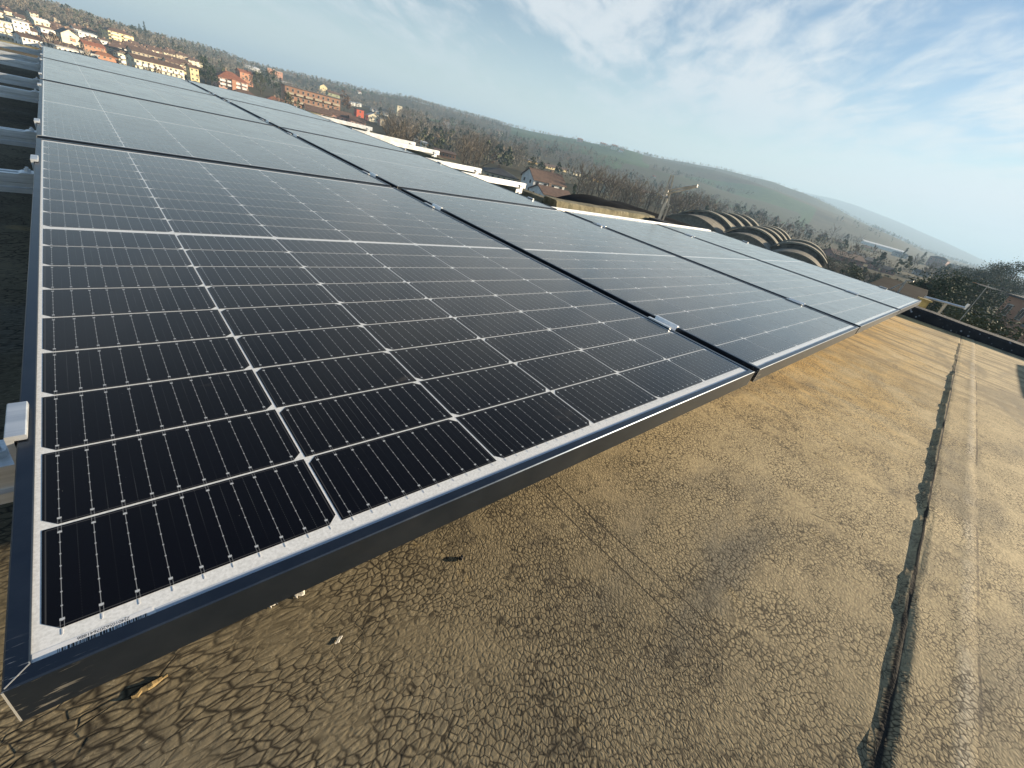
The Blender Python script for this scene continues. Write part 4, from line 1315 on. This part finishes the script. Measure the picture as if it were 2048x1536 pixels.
H_('villa', 'brown hip roofed villa low before the red roofed apartment house', 492, 200, 44, 18, 10, 'cream', 'hip', 'brown', storeys=1, cols=5, group=TOWN, rise=3)
H_('villa', 'red hip roofed villa between cedar and brick apartment block', 556, 213, 40, 17, 10, 'cream', 'hip', 'red', storeys=1, cols=4, group=TOWN, rise=3)
H_('apartment_block', 'long brick apartment block with a grey roof edged in white', 627, 228, 112, 42, 12, 'brick', 'flat', 'grey', storeys=3, cols=11, balc=6, bcol='beige', group=TOWN, depth=13, chim=3)
H_('terrace_row', 'dark brown roofed terrace with pink fronts below the brick block, left part', 638, 240, 52, 24, 12, 'pink', 'gable', 'brown', storeys=1, cols=5, group=TOWN, depth=10, rise=3)
H_('terrace_row', 'dark brown roofed terrace with pink fronts below the brick block, middle part', 684, 248, 42, 24, 12, 'pink', 'gable', 'brown', storeys=1, cols=5, group=TOWN, depth=10, rise=3)
H_('terrace_row', 'dark brown roofed terrace with pink fronts, right part next to the white rail end', 716, 256, 30, 20, 12, 'pink', 'gable', 'brown', storeys=1, cols=4, group=TOWN, depth=9, rise=3)
H_('town_house', 'narrow yellow gable house above the brick apartment block', 647, 189, 15, 20, 24, 'yellow', 'gablefront', 'grey', storeys=2, cols=1, group=TOWN)
H_('town_house', 'greenish house with two bright windows right above the brick block', 668, 202, 24, 18, 20, 'green', 'gable', 'brown', storeys=2, cols=2, group=TOWN)
H_('town_house', 'vivid red cube house right of the brick apartment block', 720, 238, 15, 18, 20, 'red', 'flat', 'dark', storeys=2, cols=1, group=TOWN, chim=0)
H_('town_house', 'cream gable house right of the vivid red cube', 748, 244, 24, 17, 22, 'cream', 'gablefront', 'pale', storeys=1, cols=2, group=TOWN)
H_('town_house', 'low brick cube right of the cream gable house', 765, 253, 11, 15, 20, 'beige', 'flat', 'grey', storeys=1, cols=1, group=TOWN, chim=0)
for k, (u, v) in enumerate(((703, 211), (709, 212), (715, 213), (721, 214))):
    H_('garden_shed', ['first', 'second', 'third', 'fourth'][k] + ' of four little white sheds above the red cube, counted from the brick block', u, v, 4, 7, 20, 'white', 'gablefront', 'white', storeys=1, cols=1, chim=0, group='row of little white sheds', wins=False, depth=5)
for k, (u, v, lab) in enumerate(((748, 224, 'upper'), (756, 228, 'middle'), (772, 232, 'lower'))):
    H_('town_house', lab + ' one of three small pale houses right of the red cube', u, v, 9, 8, 20, 'white', 'gable', 'grey', storeys=1, cols=2, chim=0, group=TOWN)
H_('tower_house', 'slim pale tower house in the wood right of the small pale houses', 798, 232, 10, 20, 20, 'cream', 'flat', 'grey', storeys=3, cols=1, group=TOWN, chim=0)
H_('farm_shed', 'long grey shed roof in the clearing right of the tower house', 822, 236, 22, 7, 12, 'grey', 'gable', 'grey', storeys=1, cols=4, chim=0, group=TOWN)
H_('workshop', 'left one of two white boxes over the white rail ends', 830, 290, 13, 10, 10, 'white', 'flat', 'pale', storeys=1, cols=1, chim=0, group=TOWN)
H_('workshop', 'right one of two white boxes over the white rail ends', 848, 296, 11, 11, 10, 'white', 'shed', 'white', storeys=1, cols=1, chim=0, group=TOWN)
H_('workshop', 'long low brick workshop with small windows before the brown wood', 890, 316, 42, 13, 8, 'brick', 'shed', 'brown', storeys=1, cols=6, chim=0, group=TOWN)
H_('town_house', 'small cream house by the dark conifers under the meadow', 998, 272, 12, 11, 20, 'cream', 'gable', 'brown', storeys=2, cols=2, group=TOWN)
H_('town_house', 'grey roofed cottage in the middle of the brown wood', 893, 256, 13, 11, 20, 'grey', 'gable', 'grey', storeys=1, cols=2, group=TOWN)
H_('villa', 'dark hip roofed villa with a long cream front beside the white house', 1000, 366, 66, 26, 8, 'cream', 'hip', 'dark', storeys=1, cols=6, group=TOWN, rise=2.6, depth=12)
h = H_('white_house', 'white two storey house with brown roof and blue shaded gable', 1092, 396, 62, 48, 30, 'white', 'gable', 'brown', storeys=2, cols=4, group=TOWN, depth=9, rise=2.6)
H_('house_wing', 'low white wing with a big brown roof before the white two storey house', 1112, 412, 58, 30, 30, 'white', 'gable', 'brown', storeys=1, cols=3, group=TOWN, depth=9, rise=3.0)
H_('tower_house', 'small cream tower among bare trees left of the antenna mast', 1213, 388, 10, 22, 20, 'cream', 'flat', 'pale', storeys=2, cols=1, group=TOWN, chim=0)
H_('town_house', 'ochre lit house right behind the antenna mast', 1353, 424, 32, 22, 24, 'yellow', 'gable', 'brown', storeys=2, cols=3, group=TOWN)
H_('town_house', 'dark roofed house with one lit gable above the ribbed vaults', 1388, 424, 32, 15, 30, 'ochre', 'gable', 'dark', storeys=1, cols=3, group=TOWN)
# --- hill farms
for u, v, wp, hp, wl, lab in [(1206, 293, 11, 7, 'cream', 'left of three cream farmhouses on the ridge'), (1228, 300, 11, 10, 'cream', 'middle of three cream farmhouses on the ridge, the largest'), (1242, 305, 8, 6, 'white', 'right of three cream farmhouses on the ridge'),
                              (1160, 284, 10, 7, 'pink', 'lone pinkish farmhouse above the green meadow'), (1005, 243, 6, 5, 'white', 'tiny white farmhouse on the wooded skyline'), (1308, 356, 5, 4, 'white', 'tiny white hut on the vineyard slope'), (720, 188, 7, 6, 'white', 'tiny white house by the long field'), (335, 86, 6, 5, 'white', 'tiny white house on the town ridge right of the conifers')]:
    H_('farmhouse', lab, u, v, wp, hp, 20, wl, 'gable', 'red', storeys=2, cols=2, group='farmhouses on the hills')
# --- suburb to the right, in the mist
SUB = 'houses of the misty suburb'
for u, v, wp, hp, yw, wl, rf_, rc, st, co_, lab in [
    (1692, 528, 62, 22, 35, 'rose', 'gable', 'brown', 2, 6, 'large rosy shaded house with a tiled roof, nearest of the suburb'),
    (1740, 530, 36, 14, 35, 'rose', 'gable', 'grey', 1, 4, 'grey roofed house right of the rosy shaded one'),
    (1733, 501, 16, 9, 30, 'yellow', 'gable', 'brown', 2, 2, 'small yellow house left under the long white shed'),
    (1750, 505, 9, 5, 30, 'cream', 'gable', 'brown', 1, 2, 'tiny cream house under the middle of the long white shed'),
    (1680, 490, 24, 9, 30, 'yellow', 'gable', 'brown', 2, 4, 'pair of joined yellow houses left of the long white shed'),
    (1645, 482, 12, 13, 28, 'ochre', 'gablefront', 'brown', 2, 1, 'ochre lit gable at the end of the vaults'),
    (1716, 515, 26, 9, 30, 'grey', 'gable', 'grey', 1, 3, 'low grey roof behind the rosy shaded house'),
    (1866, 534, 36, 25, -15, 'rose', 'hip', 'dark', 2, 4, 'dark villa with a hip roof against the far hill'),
    (1905, 541, 52, 13, -10, 'grey', 'gable', 'dark', 1, 6, 'low dark roofed house right of the villa'),
    (1800, 515, 26, 10, 25, 'grey', 'gable', 'grey', 1, 4, 'grey house at the right end of the long white shed'),
    (1618, 470, 12, 9, 25, 'cream', 'gable', 'brown', 2, 2, 'cream house left of the tall misty conifer'),
    (1518, 437, 12, 10, 25, 'cream', 'gablefront', 'brown', 2, 1, 'small cream gable above the ribbed vaults'),
    (1550, 444, 20, 7, 25, 'beige', 'gable', 'brown', 1, 3, 'low beige house right of the small cream gable'),
    (1580, 456, 14, 8, 25, 'beige', 'gable', 'brown', 2, 2, 'beige house before the tall misty conifer'),
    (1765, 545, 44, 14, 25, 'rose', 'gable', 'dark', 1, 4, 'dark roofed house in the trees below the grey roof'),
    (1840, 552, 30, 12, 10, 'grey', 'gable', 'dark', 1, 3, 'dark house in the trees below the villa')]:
    H_('suburb_house', lab, u, v, wp, hp, yw, wl, rf_, rc, storeys=st, cols=co_, group=SUB)
H_('warehouse', 'long low white warehouse shining before the misty hill', 1768, 500, 86, 9, 18, 'white', 'shed', 'white', storeys=1, cols=1, wins=False, chim=0, depth=18)
H_('factory_building', 'dull brick red flat roofed building at the right picture edge', 2050, 640, 116, 46, -20, 'brick', 'flat', 'dark', storeys=2, cols=4, chim=0, r=120, depth=20, hmin=10.2)
H_('factory_building', 'low red building cut by the right picture edge, nearer the kerb', 2080, 720, 120, 70, -25, 'brick', 'flat', 'grey', storeys=1, cols=2, chim=0, r=70, depth=12, hmin=9.0)
# random extra roofs that fill the town between the ones above
rr = random.Random(5)
fill = 0
for k in range(200):
    u = rr.uniform(0, 400); v = 0.27 * u + rr.uniform(20, 56)
    r = hit(u, v)
    if r is None or r > 1250: continue
    wl = rr.choice(['white', 'cream', 'cream', 'beige', 'yellow'])
    lab = '%s house with %s roof among the crowded town houses' % (wl, 'a brown')
    H_('town_house', lab, u, v, rr.uniform(16, 30), rr.uniform(12, 19), rr.uniform(10, 30), wl, rr.choice(['gable', 'gable', 'hip']), 'brown', storeys=3, cols=3, rise=1.6, group='small houses filling the town', sidewin=1)
    fill += 1
    if fill >= 70: break

# a long row of low yellow sheds in the sun that runs through the wood
for k in range(11):
    u = 1072 + k * 29.0; v = 321 + (u - 1056) * .279 + (2 if k % 3 == 1 else 0)
    H_('low_shed', '%s low yellow shed, counted from the white house, in the sunlit row through the wood' % ['first', 'second', 'third', 'fourth', 'fifth', 'sixth', 'seventh', 'eighth', 'ninth', 'tenth', 'last'][k],
       u, v + 3, [32, 28, 33, 26, 31, 34, 27, 30, 33, 26, 30][k], [6, 8, 7, 9, 8, 10, 7, 9, 8, 11, 8][k], 38, ['ochre', 'yellow', 'yellow', 'cream', 'ochre', 'yellow', 'ochre', 'yellow', 'cream', 'ochre', 'yellow'][k],
       ['shed', 'gable', 'shed', 'gable'][k % 4], ['grey', 'brown', 'brown'][k % 3], storeys=1, cols=4, chim=0, depth=9, group='row of low yellow sheds')

# ---------------------------------------------------------------- vaulted sheds next door
conc_m = paint('vault_rib_concrete', (0.25, 0.23, 0.18), 0.9, var=.25, scale=.5, bump=.02)
shell_m = tiled('vault_shell_tiles', (0.20, 0.18, 0.142), 0.5, .3)
glaz_m = paint('vault_glazing', (0.11, 0.105, 0.09), 0.7, var=.5, scale=.8)
black_roof_m = paint('black_felt', (0.020, 0.020, 0.021), 0.95, var=.3, scale=.8, bump=.003, spec=0.05)

def arc(x, yc, hw, rise, z0, n=18, t_=0.0):
    R = (hw * hw + rise * rise) / (2 * rise); a = math.asin(min(1, hw / R))
    return [(yc + (R + t_) * math.sin(-a + 2 * a * k / n), z0 - (R - rise) + (R + t_) * math.cos(-a + 2 * a * k / n)) for k in range(n + 1)]

def vault(label, origin, dirdeg, hw, rise, z0, length, bays, group):
    """a barrel roof along local x whose bays step up and down, with pale arched ribs"""
    root = empty('vaulted_shed', (origin[0], origin[1], 0), rad(dirdeg), label, 'shed', group)
    L = length / bays
    for k in range(bays):
        x0, x1 = k * L, (k + 1) * L - .02
        bw = min(3.4, L * .42); x0 += L - bw - .6; xs0 = k * L
        a0 = arc(0, 0, hw, rise, z0); b0 = [(y, z - .25) for y, z in a0]
        mb = MB(); mb.extrude(a0 + b0[::-1], 'x', xs0 + .03, x0 - .02); mb.build('vault_shell', shell_m, root)
        # a raised pale arch with a strip of dark glazing under both edges
        q0 = arc(0, 0, hw + .15, rise + .1, z0 + .70); q1 = arc(0, 0, hw + .15, rise + .1, z0 + .95)
        mb = MB(); mb.extrude(q1 + q0[::-1], 'x', x0 - .5, x0 + bw + .5); mb.build('arched_rib', conc_m, root)
        q0 = arc(0, 0, hw * .97, rise, z0 - .3); q1 = arc(0, 0, hw * .97, rise, z0 + .69)
        mb = MB(); mb.extrude(q1 + q0[::-1], 'x', x0 + .02, x0 + bw - .02); mb.build('glazing', glaz_m, root)
    e0 = arc(0, 0, hw * .985, rise, z0 - .26)
    mb = MB(); mb.extrude(e0 + [(hw * .98, z0 - .5), (-hw * .98, z0 - .5)], 'x', .35, .6); mb.build('end_wall', shell_m, root)
    mb = MB(); mb.box(0, length, -hw + .1, hw - .1, GROUND0 - 2, z0 - .3); mb.build('wall', wallm('concrete'), root)
    return root
VG = 'ribbed vault sheds beyond the array'
vault('ribbed vaulted shed, left and farthest of three, brown shell with pale arched ribs', (86, 42.0), 14, 6.0, 2.1, -6.3, 66, 4, VG)
vault('ribbed vaulted shed in the middle of three with pale arched ribs', (83, 30.0), 14, 4.9, 1.9, -6.3, 54, 4, VG)
vault('ribbed vaulted shed, right and nearest of three, partly behind the panel edge', (80, 20.4), 14, 4.6, 1.8, -6.3, 30, 2, VG)
H_('factory_building', 'grey walled shed end beside the right ribbed vault', 1628, 512, 36, 26, 30, 'concrete', 'flat', 'dark', storeys=1, cols=2, chim=0, r=118, depth=10)

def black_vault(label, x, y0, y1, hw, rise, z0):
    root = empty('black_vault', (x, 0, 0), 0, label, 'shed', 'black barrel roofs beside the building')
    a0 = arc(0, 0, hw, rise, z0, 24); b0 = arc(0, 0, hw, rise, z0 - .2, 24)
    mb = MB(); mb.extrude(a0 + b0[::-1], 'y', y0, y1); mb.build('roof', black_roof_m, root, smooth=False)
    a1 = arc(0, 0, hw * .99, rise, z0 - .25, 24)
    mb = MB(); mb.extrude(a1 + [(hw * .98, GROUND0 - 1), (-hw * .98, GROUND0 - 1)], 'y', y0 + .2, y1 - .2); mb.build('wall', wallm('concrete'), root)
    return root
black_vault('nearer black barrel roof behind the mossy kerb', 16.0, 1.6, 12.4, 3.7, 1.05, -2.02)
black_vault('farther black barrel roof behind the first, right of it', 25.5, 4.0, 17.6, 4.2, 1.2, -2.75)

# ---------------------------------------------------------------- small things on and by the roof
steel_m = paint('galvanised_steel', (0.50, 0.48, 0.43), 0.55, 0.25, .2, 8)
def antenna():
    u, v = 1319, 436
    P = at_r(u, v, 8.2); T = at_r(1345, 350, 8.2)
    root = empty('antenna_mast', (P[0], P[1], 0), 0, 'bare steel antenna mast with two crossed arms behind the white rail', 'antenna')
    dx, dy = T[0] - P[0], T[1] - P[1]
    mb = MB(); mb.tube([(0, 0, -1.6), (0, 0, T[2] - .35)], .026, 8); mb.tube([(.05, -.05, -1.6), (.05, -.05, T[2] - .42)], .014, 6); mb.build('mast', steel_m, root)
    q = at_r(1331, 388, 8.2)
    mb = MB()
    for s in (-.036, .036): mb.tube([(s, -s, q[2] - .16), (dx + s * .4, dy - s * .4, T[2])], .0165, 6)
    mb.build('upper_pole', steel_m, root)
    E_ = at_r(1395, 372, 8.0); q2 = at_r(1334, 384, 8.2)
    mb = MB()
    for s in (-.03, .03): mb.tube([(q2[0] - P[0], q2[1] - P[1], q2[2] + s), (E_[0] - P[0], E_[1] - P[1], E_[2] + s * .3)], .0145, 6)
    mb.build('side_arm', steel_m, root)
    mb = MB(); mb.box(q2[0] - P[0] - .03, q2[0] - P[0] + .03, q2[1] - P[1] - .03, q2[1] - P[1] + .03, q2[2] - .05, q2[2] + .05); mb.build('clamp_plate', steel_m, root)
antenna()

def tip_hardware():
    # steel arm that reaches out past the far tip of the array, with an upturned end
    A = at_r(1850, 594, 9.6); B = at_r(1930, 616, 9.9)
    o = empty('steel_arm', (A[0], A[1], A[2]), 0, 'thin steel arm with an upturned end reaching out past the array tip', 'bracket')
    d = Vector((B[0] - A[0], B[1] - A[1], B[2] - A[2]))
    mb = MB(); mb.tube([(0, 0, 0), d], .020, 6); mb.build('arm', alu, o)
    mb = MB(); mb.tube([d + Vector((0, 0, -.02)), d + Vector((0.0, -.01, .07))], .022, 6); mb.build('upturned_end', alu, o)
    mb = MB(); mb.tube([d * .05, d * .05 + Vector((0, 0, -2.2))], .03, 6); mb.tube([d * .55, d * .5 + Vector((.5, 0, -1.6))], .022, 6); mb.build('strut', steel_m, o)
    C_ = at_r(1843, 612, 8.6)
    o = empty('roof_bracket', (C_[0], C_[1], C_[2] - .08), rad(20), 'yellowed steel bracket standing just under the array tip', 'bracket')
    mb = MB(); mb.box(-.02, .02, -.05, .05, -.4, .16); mb.build('upright', paint('yellowed_steel', (0.55, 0.42, 0.16), .6, .2, .25, 9), o)
    mb = MB(); mb.box(-.019, .10, -.075, .075, .1605, .18); mb.build('top_plate', paint('yellowed_steel', (0.55, 0.42, 0.16)), o)
    # low dark roof with a bent bracket, left of the tip
    D_ = at_r(1790, 583, 13.0)
    o = empty('lean_to_roof', (D_[0], D_[1], 0), rad(4), 'low dark lean-to roof beyond the tip of the array', 'shed')
    zt = at_r(1800, 580, 13.0)[2]
    mb = MB(); mb.box(-1.6, 3.2, -.55, .45, zt - .12, zt); mb.build('roof', black_roof_m, o)
    mb = MB(); mb.box(-1.5, 3.1, -.5, .4, GROUND0 - 1, zt - .122); mb.build('wall', black_roof_m, o)
    F_ = at_r(1802, 576, 12.2)
    o = empty('roof_bracket', (F_[0], F_[1], zt), rad(-10), 'bent pale bracket standing on the dark lean-to roof', 'bracket')
    hh = at_r(1808, 559, 12.2)[2] - zt
    mb = MB(); mb.tube([(0, 0, 0), (0, 0, hh), (0, -.12, hh + .02)], .018, 6); mb.build('upright', steel_m, o)
    mb = MB(); mb.tube([(0, .16, 0), (0, .0, hh * .8)], .014, 6); mb.build('brace', steel_m, o)
    # television aerial
    G_ = at_r(1958, 612, 14.0); T_ = at_r(1974, 574, 14.0)
    o = empty('television_aerial', (T_[0], T_[1], T_[2]), rad(35), 'television aerial with many rods left of the dull red building', 'antenna')
    mb = MB(); mb.tube([(0, 0, -3.0), (0, 0, .06)], .009, 6); mb.build('mast', steel_m, o)
    mb = MB(); mb.tube([(-.26, 0, 0), (.26, 0, 0)], .008, 6); mb.build('boom', steel_m, o)
    for k in range(8):
        mb = MB(); x = -.24 + .068 * k; mb.tube([(x, -.15, .010), (x, .15, .010)], .004, 5)
        mb.build('rod', paint('orange_tips', (0.55, 0.30, 0.14), .5, .2) if k > 5 else steel_m, o)
tip_hardware()

# debris lying on the roof
wood_m = paint('splintered_wood', (0.30, 0.21, 0.09), 0.85, var=.35, scale=40, bump=.001)
flake_m = paint('pale_flake', (0.62, 0.58, 0.5), 0.8, var=.25, scale=60, bump=.001)
def debris(name, label, u, v, L, wd, hgt, rz, mt, seed):
    P = at_z(u, v, ROOF_Z)
    r = random.Random(seed); mb = MB(); n = 7
    rows = []
    for i in range(n + 1):
        x = L * (i / n - .5); k = math.sin(math.pi * (0.12 + .76 * i / n))
        w_ = wd * k * r.uniform(.6, 1.0); z = hgt * r.uniform(.5, 1.0); off = wd * r.uniform(-.25, .25)
        rows.append([(x, off - w_ / 2, 0.0), (x, off + w_ / 2, 0.0), (x, off + w_ * .3, z), (x, off - w_ * .35, z * r.uniform(.5, 1))])
    vs = [p for q in rows for p in q]
    fs = [(i * 4 + k, i * 4 + (k + 1) % 4, i * 4 + 4 + (k + 1) % 4, i * 4 + 4 + k) for i in range(n) for k in range(4)] + [(0, 1, 2, 3), tuple(n * 4 + k for k in (3, 2, 1, 0))]
    mb.mesh(vs, fs)
    o = mb.build(name, mt)
    o.location = (P[0], P[1], ROOF_Z - .0015); o.rotation_euler = (0, 0, rz)
    tag(o, label, 'debris')
debris('wood_splinter', 'splinter of yellow wood lying on the roof below the sticker corner', 300, 1372, .026, .0055, .004, .15, wood_m, 3)
debris('paint_flake', 'torn white flake against the frame foot on the roof', 602, 1182, .016, .012, .002, .6, flake_m, 4)
debris('paint_flake', 'small round white flake close to the frame foot', 545, 1205, .010, .009, .002, .2, flake_m, 5)
debris('paint_flake', 'faint white flake in the middle of the bare roof', 678, 1278, .010, .005, .0008, .3, flake_m, 6)
debris('felt_scrap', 'black curled felt scrap lying in the seam', 1808, 1300, .014, .008, .006, 1.2, tar_m, 7)
debris('felt_scrap', 'dark knot of felt on the roof under the middle of the frame', 922, 1115, .008, .006, .005, .4, tar_m, 9)

# ---------------------------------------------------------------- haze over the valley
hz = MB(); hz.box(-9600, 9600, -9600, 9600, -420, 190)
hm = bpy.data.materials.new('valley_haze'); hm.use_nodes = True
ht = NT(hm.node_tree)
ho = ht.new('ShaderNodeOutputMaterial'); pvn = ht.new('ShaderNodeVolumePrincipled')
pvn.inputs['Color'].default_value = (0.52, 0.75, 1.0, 1)
pvn.inputs['Density'].default_value = 0.00034
pvn.inputs['Anisotropy'].default_value = 0.10
ht.link(pvn.outputs[0], ho.inputs['Volume'])
hzo = hz.build('haze', hm)
tag(hzo, kind='stuff')
